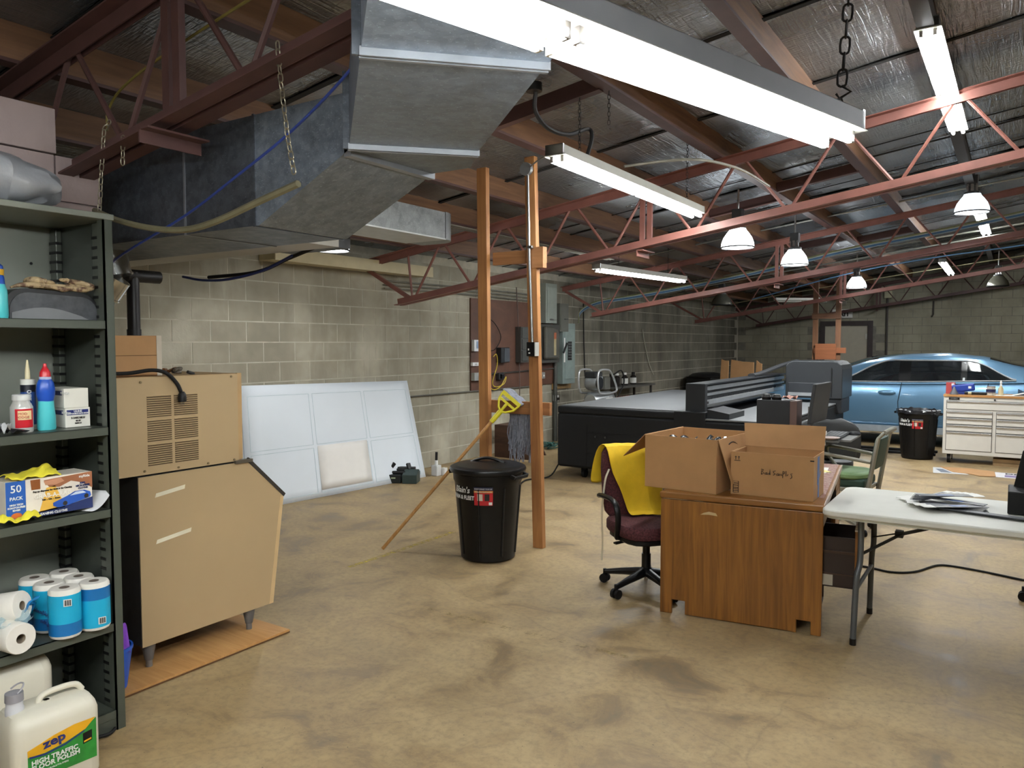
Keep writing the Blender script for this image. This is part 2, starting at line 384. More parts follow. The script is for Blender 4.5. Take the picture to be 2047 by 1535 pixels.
# open web trusses
def truss(y, name_label, red=RED):
    t = thing('roof_truss', name_label, 'truss', (XW, y, 2.46), group='open web roof trusses')
    def Lp(x0, x1, off, up, n):
        m = MB(); za = 2.455+SLP*(x0-XW)+off; zb = 2.455+SLP*(x1-XW)+off
        for sgn in (-1, 1):
            a = Vector((x0, y+sgn*.016, za)); b = Vector((x1, y+sgn*.016, zb))
            m.bar(a+Vector((0, 0, .035)), b+Vector((0, 0, .035)), .007, .075)
            e = Vector((0, sgn*.032, .068 if up else .002)); m.bar(a+e, b+e, .066, .008)
        return m.build(n, red, t, smooth=False)
    x1 = 6.5
    Lp(-6.36, x1, .02, True, 'top_chord'); xb0 = -5.8
    Lp(xb0, x1, -.50, False, 'bottom_chord')
    zt = lambda x: 2.455+SLP*(x-XW)+.055; zb = lambda x: 2.455+SLP*(x-XW)-.46
    MB().bar((-6.3, y, zt(-6.3)-.04), (-5.62, y, zb(-5.62)), .04, .04).build('end_strut', red, t, smooth=False)
    MB().cyl((-5.66, y, zt(-5.66)), (-5.6, y, zb(-5.6)), .013, n=6).build('web_rod', red, t)
    x = -5.58
    while x < 2.6:
        for a, b in ((x+.015, x+.375), (x+.785, x+.425)):
            MB().cyl((a, y, zb(a)), (b, y, zt(b)), .0135, n=6).build('web_rod', red, t)
        x += .8
    for x in (-2.83, .35):
        m = MB()
        for s in (-1, 1): m.box((x+s*.035, y, (zt(x)+zb(x))/2), (.045, .03, zt(x)-zb(x)))
        m.build('post', red, t, smooth=False)
        MB().box((x, y, zb(x)-.075), (.06, .27, .008)).box((x-.03, y, zb(x)-.1), (.008, .27, .055)).build('bracket', red, t, smooth=False)
    return t
truss(1.88, 'maroon steel truss with hanging chains beside the large duct', MAROON)
truss(6.57, 'rust red steel truss with a strip light below its chord')
truss(11.3, 'second full rust red truss, behind the first lit dome lamps')
truss(16.15, 'third rust red truss, over the car roof')
truss(20.85, 'dark maroon truss tight against the end wall', P('#4d302c', .55, var=.15, world=True))
# exit door
dr = thing('door_1', 'pale grey steel exit door in a dark frame', None, ((DX0+DX1)/2, YF, 0), kind='structure')
FR = P('#453c3b', .6)
MB().mm((DX0-.12, YF-.03, 0), (DX0, YF+.1, 2.17)).mm((DX1, YF-.03, 0), (DX1+.12, YF+.1, 2.17)).mm((DX0, YF-.03, 2.05), (DX1, YF+.1, 2.17)).build('door_frame', FR, dr, smooth=False)
MB().mm((DX0, YF+.0, .01), (DX1, YF+.05, 2.05)).build('door_panel', P('#c3bcaa', .5, var=.04), dr, smooth=False)
MB().lathe([(.0, 0), (.05, 0), (.05, .02), (.02, .03), (.02, .06), (.0, .065)], (DX1-.1, YF-.0, 1.0), 14, Matrix.Rotation(math.pi/2, 4, 'X')).build('knob', DKST, dr)
MB().box((DX1-.03, YF-.01, 1.78), (.04, .03, .13)).build('hinge', P('#d5d2c8', .4, .4), dr, smooth=False)
ex = thing('exit_sign', 'white exit sign above the end wall door', 'sign', (-3.5, YF-.04, 2.28))
MB().mm((-3.93, YF-.05, 2.25), (-3.45, YF, 2.47)).build('sign_panel', WHITE, ex, smooth=False)
text('EXIT', .22, (-3.68, YF-.056, 2.36), (1, 0, 0), (0, 0, 1), INK, ex, align='CENTER', sx=.75, bold=.006)
# ================================================================ lamps
TUBEM = E(LC, TUBE, 'lit_fluorescent_tube')
HOUS = P('#8e9092', .45, .3, .08); HOUSW = P('#c9c8c0', .5, 0, .05)
def fixture(label, a, b, n=2, hous=HOUS, lit=True, w=.12, group=None, name='strip_light', tz=.055, secs=2):
    """two tube channel fixture from a to b (tube centre line)"""
    a, b = Vector(a), Vector(b); L = (b-a).length; ang = math.atan2(b.y-a.y, b.x-a.x)-math.pi/2
    t = thing(name, label, 'light fixture', a, ang, group)
    MB().mm((-w/2, -.02, tz-.028), (w/2, L+.02, tz+.028)).build('housing', hous, t, local=True, smooth=False, bevel=.004)
    MB().prism([(-w/2-.012, tz-.034), (w/2+.012, tz-.034), (w/2, tz-.024), (-w/2, tz-.024)], L+.03, (0, L+.015, 0), (1, 0, 0), (0, 0, 1)).build('reflector', HOUSW, t, local=True, smooth=False)
    for s in (-.02, L+.005):
        MB().mm((-w/2, s, tz-.03), (w/2, s+.015, tz+.03)).build('end_plate', STEEL, t, local=True, smooth=False)
    tm = TUBEM if lit else P('#dcdcd6', .3)
    for k in range(secs):
        y0, y1 = L*k/secs+.02, L*(k+1)/secs-.02
        for s in (-1, 1):
            x = s*w*.3
            MB().cyl((x, y0, 0), (x, y1, 0), .0135, n=8).build('tube', tm, t, local=True)
            for q in (y0, y1): MB().mm((x-.01, q-.008, -.012), (x+.01, q+.008, tz-.03)).build('lamp_holder', WHITE if s > 0 else P('#77716c', .5), t, local=True, smooth=False)
    return t
z_ = 2.22; dE = Vector((.288, 1.0, 0)).normalized(); EE = Vector((-.455, 2.5, z_))
fixture('longest twin tube light, hung on dark chains under the big duct', EE, EE-dE*2.36, hous=P('#7c7d82', .45, .35, .06), w=.13)
fixture('twin tube light in line behind the longest one, past the camera', EE-dE*2.42, EE-dE*4.8, hous=P('#9a9b9e', .45, .35, .06), w=.13)
fixture('twin tube light on thin chains above the paired fir posts', (-2.3, 4.0, 2.7), (-2.31, 6.45, 2.7), hous=P('#b9b9b0', .5, .1, .05))
fixture('twin tube light beside the wall of electrical boxes', (-4.3, 8.5, 2.5), (-4.05, 10.75, 2.5), hous=HOUSW)
fixture('strip light fixed under the dark purlin over the folding table', (-.47, 5.1, 3.4), (-.45, 7.65, 3.4), hous=P('#4c4b4a', .5))
fixture('far strip light behind the clear dome lamp', (-.46, 12.2, 3.4), (-.44, 15.1, 3.4), hous=P('#4c4b4a', .5))
fixture('short strip light near the end wall above the car', (-1.17, 16.5, 3.1), (-1.2, 19.4, 3.1), hous=HOUSW)
fixture('unlit white strip light in the dark corner', (-4.55, 17.9, 2.55), (-3.6, 18.6, 2.6), hous=WHITE, lit=False)
# unseen strip lights added to put more light into the hall
fixture('unseen strip light added behind the camera', (-.9, -2.5, 3.1), (-.9, -.1, 3.1)); fixture('unseen strip light added over the far right bay', (2.3, .5, 3.5), (2.3, 2.9, 3.5))
fixture('second unseen strip light added over the far right bay', (2.3, 5.5, 3.5), (2.3, 7.9, 3.5)); fixture('third unseen strip light added over the far right bay', (2.3, 11, 3.5), (2.3, 13.4, 3.5))
DOME, t_, b_ = nt('prismatic_dome'); b_.inputs['Base Color'].default_value = (.9, .93, .96, 1); b_.inputs['Roughness'].default_value = .25
b_.inputs['Emission Color'].default_value = (.93, .97, 1, 1); b_.inputs['Emission Strength'].default_value = 6
DOMEL, t_, b_ = nt('clear_prismatic_dome'); b_.inputs['Base Color'].default_value = (.8, .86, .92, 1); b_.inputs['Roughness'].default_value = .2
b_.inputs['Emission Color'].default_value = (.78, .9, 1, 1); b_.inputs['Emission Strength'].default_value = 1.1
DOMED = P('#6b6a5e', .25, .3, .1)
def bay(label, x, y, z, zt, dome=DOME, lit=True, r=.172, pw=1.0):
    t = thing('dome_lamp', label, 'lamp', (x, y, z), 0, 'dome lamps hung from the roof')
    pr = [(r, 0), (r*.97, .05), (r*.85, .11), (r*.66, .16), (r*.5, .195), (r*.48, .21), (r*.46, .21), (r*.6, .165), (r*.8, .11), (r*.93, .05), (r*.985, 0), (r, 0)]
    MB().lathe(pr, (0, 0, 0), 32).build('dome', dome, t, local=True)
    MB().lathe([(r+.004, -.006), (r+.004, .008), (r-.006, .008), (r-.006, -.006), (r+.004, -.006)], (0, 0, .004), 32).build('ring', BLACK, t, local=True)
    m = MB()
    for q in range(4):
        a = q*math.pi/2+.4; m.cyl((math.cos(a)*r, math.sin(a)*r, 0), (math.cos(a)*.06, math.sin(a)*.06, .23), .003, n=5)
    m.build('cage_wire', DKST, t, local=True)
    MB().lathe([(0, .2), (.085, .2), (.085, .23), (.05, .24), (.05, .30), (0, .30)], n=18).build('socket_cap', DKST, t, local=True)
    MB().mm((-.055, -.055, .3), (.055, .055, .42)).build('ballast_box', P('#3c3d3e', .5, .4), t, local=True, smooth=False, bevel=.006)
    MB().mm((-.015, -.06, .24), (.015, -.056, .32)).mm((-.05, -.06, .24), (-.035, -.056, .32)).mm((.035, -.06, .24), (.05, -.056, .32)).build('bracket', CHROME, t, local=True, smooth=False)
    MB().cyl((0, 0, .42), (0, 0, zt-z), .012, n=8).build('stem', STEEL, t, local=True)
    bm = E((1, .97, .93), 120, 'lit_bulb') if lit else P('#8a887c', .2)
    MB().lathe([(0, .04), (.03, .05), (.04, .09), (.03, .14), (.02, .19), (0, .2)], n=14).build('bulb', bm, t, local=True)
    if lit:
        l = bpy.data.lights.new('bulb_light', 'SPOT'); l.energy = BAY*pw; l.color = LC; l.shadow_soft_size = .05; l.spot_size = math.radians(150); l.spot_blend = .5
        o = bpy.data.objects.new('bulb_light', l); COL.objects.link(o); adopt(o, t); o.location = (0, 0, .03)
bay('lit dome lamp nearest the paired fir posts', -2.58, 8.5, 2.66, zc(-2.58)+.18, r=.178)
bay('lit dome lamp second along the row, below a junction box', -2.46, 10.6, 2.64, zc(-2.46)+.18)
bay('lit dome lamp farthest off, over the printer carriage and car', -2.48, 15.5, 2.63, zc(-2.48)+.18)
bay('clear ribbed dome lamp under the dark purlin', -.45, 10.3, 3.1, zc(-.45)+.02, DOMEL, r=.18)
bay('unlit brown dome lamp by the end wall', -.31, 18.5, 2.76, zc(-.31)+.02, DOMED, False, .2)
bay('unlit grey dome lamp in the dark corner over the printer', -4.85, 15.0, 2.36, zc(-4.85)+.18, DOMED, False, .2)
bay('lit dome lamp just under the duct by the block wall', -5.2, 5.0, 2.45, zc(-5.2)+.18, DOME, True, .15, .22)
# ================================================================ ducts, chains, cables under the roof
def at_(a, b, k): return Vector(a).lerp(Vector(b), k)
RIB = P('#8f9398', .4, .6, .15)
TY0, TY1, TZ0, TZ1 = 2.12, 2.62, 2.105, 2.557
d = thing('trunk_duct', 'large dark galvanized trunk duct with a slanted end, crossing behind the hung chains', 'duct', (-3.0, 2.4, TZ0))
def trunk(x0, x1): return MB().mm((x0, TY0, TZ0), (x1, TY1, TZ1))
for a, b in ((-4.9, -3.135), (-3.125, -2.66)): trunk(a, b).build('duct_section', GALVD, d, smooth=False)
MB().prism([(-2.65, TZ0), (-2.63, TZ0), (-2.12, 2.34), (-2.12, TZ1), (-2.65, TZ1)], TY1-TY0, (0, TY1, 0), (1, 0, 0), (0, 0, 1)).build('slanted_end', GALV, d, smooth=False)
for x in (-3.13, -2.655): MB().mm((x-.006, TY0-.004, TZ0-.004), (x+.006, TY1+.004, TZ1+.004)).build('seam', RIB if x < -3 else GALVD, d, smooth=False)
MB().bar((-2.12, TY0, 2.335), (-2.12, TY1, 2.335), .035, .03).bar((-2.125, TY0-.006, 2.34), (-2.125, TY0-.006, TZ1), .012, .04).build('flange', RIB, d, smooth=False)
MB().mm((-4.9, TY1, 2.115), (-2.95, 2.88, 2.5)).build('side_plenum', P('#a29d92', .5, .3, .08), d, smooth=False)
l0, r0 = Vector((-2.05, 2.06, 0)), Vector((-1.72, 2.40, 0)); dv = Vector((.68, -.64, 0)).normalized(); BZ0, BZ1 = 2.34, 2.6
d = thing('diagonal_duct', 'wide galvanized duct running diagonally overhead with two ribbed joints', 'duct', (-1.7, 1.9, BZ0))
pl = [(-2.12, TY0), (l0.x, l0.y), (r0.x, r0.y), (-1.9, 2.6), (-2.12, 2.6)]
MB().prism(pl, BZ1-BZ0, (0, 0, BZ0), (1, 0, 0), (0, 1, 0)).build('elbow', GALV, d, smooth=False)
s1 = .94
def sec(a, b):
    q = [l0+dv*a, l0+dv*b, r0+dv*b, r0+dv*a]; return MB().prism([(p.x, p.y) for p in q], BZ1-BZ0, (0, 0, BZ0), (1, 0, 0), (0, 1, 0))
sec(.012, s1-.012).build('duct_section', GALV, d, smooth=False); sec(s1+.012, 4.4).build('duct_section', GALV, d, smooth=False)
for s in (0, s1):
    a, b = l0+dv*s, r0+dv*s; nrm = (b-a).normalized()
    for o2, w in ((-.01, .012), (.012, .008)):
        q = dv*o2; MB().bar((a+q-nrm*.005)+Vector((0, 0, BZ0-.008)), (b+q+nrm*.005)+Vector((0, 0, BZ0-.008)), w, .022).build('joint_rib', RIB, d, smooth=False)
    MB().bar((a-nrm*.008)+Vector((0, 0, BZ0-.015)), (a-nrm*.008)+Vector((0, 0, BZ1)), .03, .012, dv).build('joint_cleat', GALVD, d, smooth=False)
d = thing('branch_duct', 'short streaked branch duct with a rounded end near the fir posts', 'duct', (-4.6, 4.6, 2.55))
SD = galv('streaked_duct', '8b8e8e', .45, .6, 6)
MB().mm((-4.75, 3.2, 2.55), (-4.3, 5.5, 2.785)).build('duct_section', SD, d, smooth=False)
pts = [(-4.3, 5.51)]+[(-4.52+.22*math.cos(a), 5.51+.22*math.sin(a)) for a in [i*math.pi/16 for i in range(9)]]+[(-4.75, 5.73), (-4.75, 5.51)]
MB().prism(pts, .245, (0, 0, 2.545), (1, 0, 0), (0, 1, 0)).build('rounded_end', SD, d)
MB().mm((-4.76, 3.2, 2.54), (-4.292, 5.5, 2.552)).build('bottom_lip', P('#c2c4c2', .4, .5, .1), d, smooth=False)
setp(MB().mm((-5.5, 3.2, 2.42), (-4.78, 4.8, 2.56)).build('return_duct', P('#4b4c4d', .5, .5, .2), smooth=False), 'flat dark return duct below the branch duct', 'duct')
# chains
def link_mesh(L, w, r, parent):
    m = MB(); pts = []
    for i in range(14):
        a = 2*math.pi*i/14; c, s_ = math.cos(a), math.sin(a)
        pts.append(Vector((0, c*w/2*(1 if abs(s_) < .9 else 1), (L-w)/2*(1 if s_ > 0 else -1)*(1 if abs(s_) > .01 else 0)+s_*w/2)))
    m.tube(pts+[pts[0], pts[1]], r, 6, False); return m.build('chain_link', CH_M, parent, local=True)
CH_M = P('#a59d88', .35, .8, .15); CH_D = P('#2f2d2c', .5, .6, .15)
def chain(label, pts, L=.032, w=.018, r=.0024, mat=None, group='steel chains hanging from the roof'):
    global CH_M; old = CH_M
    if mat: CH_M = mat
    t = thing('hanging_chain', label, 'chain', pts[-1], 0, group); pts = [Vector(p) for p in pts]; pitch = L*.82
    acc = []; 
    for a, b in zip(pts, pts[1:]):
        n = max(1, int((b-a).length/pitch)); acc += [(a+(b-a)*(i+.5)/n, (b-a).normalized()) for i in range(n)]
    base = None
    for i, (p, dr_) in enumerate(acc):
        q = dr_.to_track_quat('Z', 'Y').to_matrix().to_4x4() @ rz4(math.radians(80 if i % 2 else 170)+wob(.2))
        T = Matrix.Translation(p) @ q
        if base is None: base = link_mesh(L, w, r, t); base.matrix_local = TH[t].inverted() @ T
        else: share(base, 'chain_link', t, T)
    CH_M = old
chain('bright twisted chain holding up the sagging hose', [(-2.165, 1.835, 2.66), (-2.15, 1.835, 2.52), (-2.12, 1.835, 2.33), (-2.09, 1.835, 2.2)])
chain('bright chain looped round the truss end, down to the shelf top', [(-3.24, 1.85, 2.56), (-3.29, 1.85, 2.53), (-3.32, 1.85, 2.36), (-3.345, 1.85, 2.19)])
chain('short loose chain end hanging beside the truss end', [(-3.13, 1.84, 2.48), (-3.14, 1.84, 2.36)])
chain('dark chain over the end of the longest tube light', [(-.43, 2.45, 2.95), (-.432, 2.45, 2.6), (-.445, 2.45, 2.37)], .05, .026, .0035, CH_D)
chain('thin dark chain at the short tube light', [(-2.33, 4.35, 3.25), (-2.3, 4.3, 2.76)], .03, .016, .002, CH_D)
chain('thin chain at the far end of the short tube light', [(-2.31, 6.2, 3.3), (-2.31, 6.2, 2.78)], .03, .016, .002, CH_D)
chain('thin chain of the tube light by the electrical boxes', [(-4.245, 9.0, 3.06), (-4.245, 9.0, 2.56)], .03, .016, .002, CH_D)
chain('thin chain of the unlit corner strip light', [(-4.2, 18.15, 2.95), (-4.2, 18.15, 2.64)], .03, .016, .002, CH_D)
chain('looped loose chain on the purlin behind the longest light', [(-2.15, 4.4, 3.18), (-2.16, 4.42, 2.98)], .03, .016, .002, CH_D)
sl = thing('chain_sling', 'short wire sling on the end of the longest tube light', 'hook', (-.445, 2.45, 2.3))
MB().tube([(-.445, 2.45, 2.37), (-.42, 2.45, 2.35), (-.45, 2.45, 2.335), (-.46, 2.45, 2.35)], .004, 6).build('hook', CH_D, sl)
MB().tube([(-.445, 2.45, 2.335), (-.51, 2.36, 2.3)], .003, 5).tube([(-.445, 2.45, 2.335), (-.44, 2.5, 2.3)], .003, 5).build('sling_wire', CH_D, sl)
def cable(name, label, pts, r, mat, cat='cable', k=6, n=7, group=None):
    o = MB().tube(spline(pts, k), r, n).build(name, mat); return setp(o, label, cat, group)
cable('sagging_hose', 'yellowed plastic hose sagging from the chain to the shelf', [(-3.4, 1.86, 2.2), (-3.2, 1.84, 2.14), (-2.95, 1.84, 2.085), (-2.72, 1.84, 2.06), (-2.53, 1.84, 2.075), (-2.28, 1.84, 2.125), (-2.075, 1.84, 2.165)], .013, P('#6f6a52', .4, var=.2), 'hose')
cable('blue_cable', 'blue network cable slung in front of the trunk duct', [(-1.75, 1.99, 2.75), (-1.96, 1.99, 2.58), (-2.26, 1.985, 2.41), (-2.6, 1.98, 2.27), (-2.93, 1.98, 2.15), (-3.46, 1.98, 2.0), (-3.8, 2.1, 1.93)], .0055, P('#2a3f86', .45))
cable('blue_cable', 'drooping blue cable below the underside of the duct', [(-3.35, 2.92, 2.1), (-3.6, 2.92, 2.03), (-3.9, 2.92, 1.995), (-4.15, 2.92, 2.0), (-4.35, 2.92, 2.03)], .008, P('#1f2d66', .45))
cable('black_cable', 'black cable bundle under the edge of the trunk duct', [(-3.1, 2.9, 2.14), (-3.4, 2.94, 2.09), (-3.7, 2.96, 2.03), (-4.15, 2.96, 2.02)], .011, RUBBER)
cable('yellow_conduit', 'yellow gas line running under the dark truss chord', [(-3.62, 2.05, 2.62), (-3.6, 2.05, 2.72), (-3.4, 2.03, 2.8), (-2.9, 2.0, 2.88), (-2.0, 1.97, 3.0), (-1.2, 1.95, 3.1)], .006, P('#7d6f34', .5), 'pipe')
cable('flexible_conduit', 'black ribbed conduit looping above the short tube light', [(-2.5, 4.1, 3.16), (-2.52, 4.13, 3.05), (-2.5, 4.25, 2.97), (-2.45, 4.42, 2.96), (-2.4, 4.6, 3.03), (-2.36, 4.58, 2.96), (-2.33, 4.45, 2.8)], .014, P('#3a3a3c', .5), 'conduit')
setp(MB().lathe([(0, 0), (.05, 0), (.05, .05), (0, .05)], (-2.5, 4.08, 3.15), 14).build('junction_box', DKST), 'round dark junction box feeding the ribbed conduit', 'electrical box')
cable('metal_conduit', 'bent bright conduit beyond the short tube light', [(-2.3, 4.95, 2.84), (-2.1, 5.2, 2.9), (-1.9, 5.4, 2.92), (-1.75, 5.8, 2.91), (-1.72, 6.5, 2.9)], .01, P('#b9b7ad', .35, .6), 'conduit')
for i, (nm, y, z0, z1, c, r) in enumerate((('grey conduit crossing above the dome lamps', 10.9, 2.72, 3.62, '#8d8d86', .012), ('twin pale conduit over the car, upper', 14.6, 2.7, 3.55, '#a3a196', .014), ('pale conduit over the car, lower', 14.9, 2.6, 3.47, '#a3a196', .014), ('thin conduit near the end wall strip light', 18.4, 2.5, 3.4, '#c3bf9c', .01))):
    cable('metal_conduit', nm, [(-6.2, y, z0-.02), (-3.2, y, z0+(z1-z0)*.47), (.6, y, z1), (4, y, z1+.3)], r, P(c, .4, .5), 'conduit', 3, 6, 'conduits run across the hall')
CB = ['#7e94a4', '#3f6f9e', '#a8b4b0', '#7c7f52']
for i in range(4):
    o = .018*i
    cable('data_cable', ['pale grey cable', 'blue cable', 'whitish cable', 'olive cable'][i]+' in the bundle rising from the electrical boxes', [(-6.22, 11.62, 1.95), (-6.2, 11.65, 2.12+o), (-5.9, 11.7, 2.27+o), (-5.3, 11.7, 2.34+o), (-4.62, 11.7, 2.43+o), (-3.73, 11.7+o, 2.57+o), (-2.91, 11.7, 2.71+o), (-1.96, 11.7, 2.9+o), (-.75, 11.7, 3.08+o), (.4, 11.7, 3.28+o)], .009, P(CB[i], .45), 'cable', 4, 6, 'cables strung along the second truss')
cable('blue_cable', 'blue air line strung below the third truss', [(-4.5, 15.85, 2.5), (-2.73, 15.8, 2.92), (-1.39, 15.8, 3.13), (.09, 15.8, 3.28), (2, 15.8, 3.5)], .012, P('#54789b', .5), 'hose')
chain('thin chain at the far end of the tube light by the boxes', [(-4.1, 10.3, 3.06), (-4.1, 10.3, 2.56)], .03, .016, .002, CH_D)
for k in range(3): cable('wall_top_conduit', ['upper', 'middle', 'lower'][k]+' grey conduit along the top of the block wall', [(-6.31, 6.9, 2.36-.045*k), (-6.31, 9, 2.375-.045*k), (-6.31, 10.6, 2.36-.05*k)], .012, P('#7d7a70', .5, .3), 'conduit', 2, 6, 'conduits along the wall top')
for k in range(3): cable('purlin_conduit', ['thin', 'second thin', 'third thin'][k]+' conduit clipped under the timber purlin past the branch duct', [(-4.7+.05*k, 4.2, 2.765), (-4.68+.05*k, 6.5, 2.755), (-4.7+.05*k, 9.6, 2.75)], .008, P('#8a857a', .5, .3), 'conduit', 3, 6, 'conduits under a purlin')
# cream box along the top of the block wall
bx = thing('valance_box', 'cream painted light box along the top of the block wall', 'box', (-6.2, 6.2, 2.45))
MB().mm((-6.34, 5.1, 2.44), (-6.08, 7.5, 2.545)).build('box_body', P('#b5a987', .6, var=.08), bx, smooth=False)
MB().mm((-6.09, 5.08, 2.43), (-6.07, 7.52, 2.555)).build('fascia', P('#c9bd99', .6, var=.06), bx, smooth=False)
# pipes behind the ice maker
pp = thing('soil_pipe', 'thick black drain pipe rising behind the ice maker', 'pipe', (-4.43, 2.64, 0))
MB().cyl((-4.43, 2.64, 0), (-4.43, 2.64, 2.04), .036, n=16).build('riser', P('#232122', .35, .3, .2), pp)
MB().cyl((-4.43, 2.6, 2.02), (-4.43, 2.81, 2.02), .038, n=16).build('tee', P('#2b2a2b', .5, .3), pp)
MB().cyl((-4.43, 2.64, 1.66), (-4.43, 2.64, 1.7), .04, n=16).build('coupling', P('#2b2a2b', .5, .3), pp)
fe = thing('flue_elbow', 'shiny galvanized flue elbow beside the shelving', 'duct', (-4.0, 2.3, 1.8))
SH = P('#c2c4c3', .22, 1, .08)
for i, (a, b) in enumerate((((-4.02, 2.27, 2.1), (-4.0, 2.29, 1.97)), ((-4.0, 2.29, 1.97), (-4.05, 2.25, 1.88)), ((-4.05, 2.25, 1.88), (-4.25, 2.14, 1.78)))):
    MB().cyl(a, b, .082, n=20).build('elbow_gore', SH, fe)
    MB().cyl(at_(a, b, .93), at_(a, b, 1.0), .087, n=20).build('crimp', SH, fe)
# ================================================================ steel shelving and what stands on it
SHM = P('#50554c', .36, .2, .06, 3); SHD = P('#454a43', .4, .2, .08, 3); SHLIT = P('#868a80', .38, .15, .06, 3)  # palest tone has the light on the back panel put into it
XF, XB, Y0, Y1 = -3.10, -3.555, .86, 1.765
sh = thing('steel_shelving', 'grey green steel shelving unit with slotted uprights', 'shelving', ((XF+XB)/2, (Y0+Y1)/2, 0))
MB().mm((XB, Y0, 0), (XB+.006, Y1, 2.13)).build('back_panel', SHLIT, sh, smooth=False)
for y in (Y0, Y1): MB().mm((XB, y-.004 if y == Y1 else y, 0), (XF, y if y == Y1 else y+.004, 2.13)).build('side_panel', SHD, sh, smooth=False)
for y, s in ((Y1, -1), (Y0, 1)):
    MB().mm((XF-.012, y, 0), (XF, y+s*.036, 2.13)).mm((XF-.05, y+s*.032, 0), (XF, y+s*.036, 2.13)).build('front_post', SHM, sh, smooth=False)
    for x0, x1 in ((XF-.1, XF-.052), (XB+.015, XB+.065)):
        MB().mm((x0, y+s*.004, .02), (x1, y+s*.03, 2.11)).build('slotted_upright', SHM, sh, smooth=False, bevel=.004)
        m = MB()
        for k in range(50): m.mm((x0-.001, y+s*.003, .06+k*.0405), (x1+.0025, y+s*.0325, .0715+k*.0405))
        setp(m.build('upright_slots', BLACK, sh, smooth=False), kind='stuff')
LV = [.085, .455, .935, 1.275, 1.71]
for z in LV:
    MB().mm((XB+.006, Y0+.004, z-.006), (XF-.004, Y1-.036, z)).mm((XF-.02, Y0+.036, z-.034), (XF-.004, Y1-.036, z)).mm((XF-.02, Y0+.036, z-.034), (XF-.045, Y1-.036, z-.028)).build('shelf', SHM, sh, smooth=False, bevel=.002)
MB().mm((XB-.005, Y0-.004, 2.118), (XF+.006, Y1+.006, 2.142)).build('top_shelf', SHLIT, sh, smooth=False, bevel=.003)
MB().mm((XF-.02, Y0+.036, 0), (XF-.006, Y1-.036, .05)).build('kick_plate', SHM, sh, smooth=False)
m = MB()
for y, z in ((1.45, 1.98), (1.66, 1.96), (1.2, 1.97)): m.cyl((XB+.006, y, z), (XB+.008, y, z), .006, n=10)
m.build('bolt_hole', BLACK, sh)
# grey bin bag bundle on the top
random.seed(3); m = MB(); rows = []
for i in range(17):
    th = math.pi*i/16; row = []
    for j in range(33):
        ph = 2*math.pi*j/32; cr = 1+.06*math.sin(5*ph+3*th)+.05*math.sin(11*ph-4*th)+.03*math.sin(15*ph+5*th)
        x = -3.28+.16*math.sin(th)*math.cos(ph)*cr; y = 1.41+.245*math.sin(th)*math.sin(ph)*cr; z = 2.145+max(0, .085+.085*math.cos(th)*cr)*(1.15-.9*max(0, (y-1.45)))
        row.append((x, y, z))
    rows.append(row)
m.sheet(rows); o = m.build('wrapped_bundle', P('#a5a8ad', .3, var=.06, bump=.8, bscale=22)); setp(o, 'grey plastic bag bundle on top of the shelving', 'bag')
# black arched case and a rubber snake
ca = thing('arched_case', 'black arched plastic case with a grey curved lower panel', 'case', (-3.3, 1.575, 1.711))
def arch(y0, y1, z0, h, r, sag=0):
    p = [(y0, z0)]
    for i in range(9):
        a = math.pi-math.pi/2*i/8; p.append((y0+r+r*math.cos(a), z0+h-r*.95+r*.95*math.sin(a)))
    for i in range(9):
        a = math.pi/2-math.pi/2*i/8; p.append((y1-r+r*math.cos(a), z0+h-r*.95-.008+r*.95*math.sin(a)))
    return p+[(y1, z0)]
MB().prism(arch(1.385, 1.745, 1.711, .118, .08), .25, (-3.43, 0, 0), (0, 1, 0), (0, 0, 1)).build('case_body', P('#1a1a1c', .35, var=.2), ca)
MB().prism(arch(1.405, 1.738, 1.713, .1, .07), .006, (-3.183, 0, 0), (0, 1, 0), (0, 0, 1)).build('face_panel', P('#4a4c50', .35, var=.35, scale=22), ca)
lo = [(1.41, 1.713)]+[(1.41+.26*i/12, 1.722+.035*math.sin(math.pi*(i+2)/15)**1.2) for i in range(13)]+[(1.7, 1.713)]
MB().prism(lo, .008, (-3.182, 0, 0), (0, 1, 0), (0, 0, 1)).build('lower_panel', P('#77787a', .35), ca)
SNK, t_, b_ = nt('snake_skin'); v_ = coords(t_, world=True); vo_ = N(t_, 'TexVoronoi'); vo_.inputs['Scale'].default_value = 120; t_.links.new(v_, vo_.inputs['Vector'])
t_.links.new(mixc(t_, ramp(t_, noise(t_, v_, 34, 3), [(.45, 0), (.6, .9)]), lin('b9a27c'), lin('55342a')), b_.inputs['Base Color']); b_.inputs['Roughness'].default_value = .5
bumpn(t_, b_, vo_.outputs['Distance'], .5, .003)
sn = thing('rubber_snake', 'tan and brown patterned rubber snake coiled on the black case', 'toy snake', (-3.25, 1.57, 1.83))
zt_ = 1.842
sp = spline([(-3.2, 1.42, zt_-.012), (-3.2, 1.46, zt_), (-3.2, 1.52, zt_+.002), (-3.2, 1.57, zt_), (-3.19, 1.61, zt_-.002), (-3.2, 1.66, zt_+.004), (-3.21, 1.71, zt_-.004), (-3.25, 1.715, zt_), (-3.28, 1.68, zt_+.003), (-3.28, 1.6, zt_), (-3.27, 1.53, zt_+.002), (-3.245, 1.5, zt_+.018), (-3.21, 1.515, zt_+.024), (-3.2, 1.55, zt_+.018)], 7)
n_ = len(sp); MB().tube(sp, [.004+.009*min(1, 8*i/n_)*(1 if i < n_*.9 else 1-.2*(i-n_*.9)/(n_*.1)) for i in range(n_)], 9).build('body', SNK, sn)
MB().lathe([(0, 0), (.009, .004), (.0125, .014), (.011, .026), (.006, .036), (0, .039)], (-3.2, 1.545, zt_+.018), 12, Matrix.Rotation(-math.pi/2-.12, 4, 'X'), sx=1.15, sy=.75).build('head', SNK, sn)
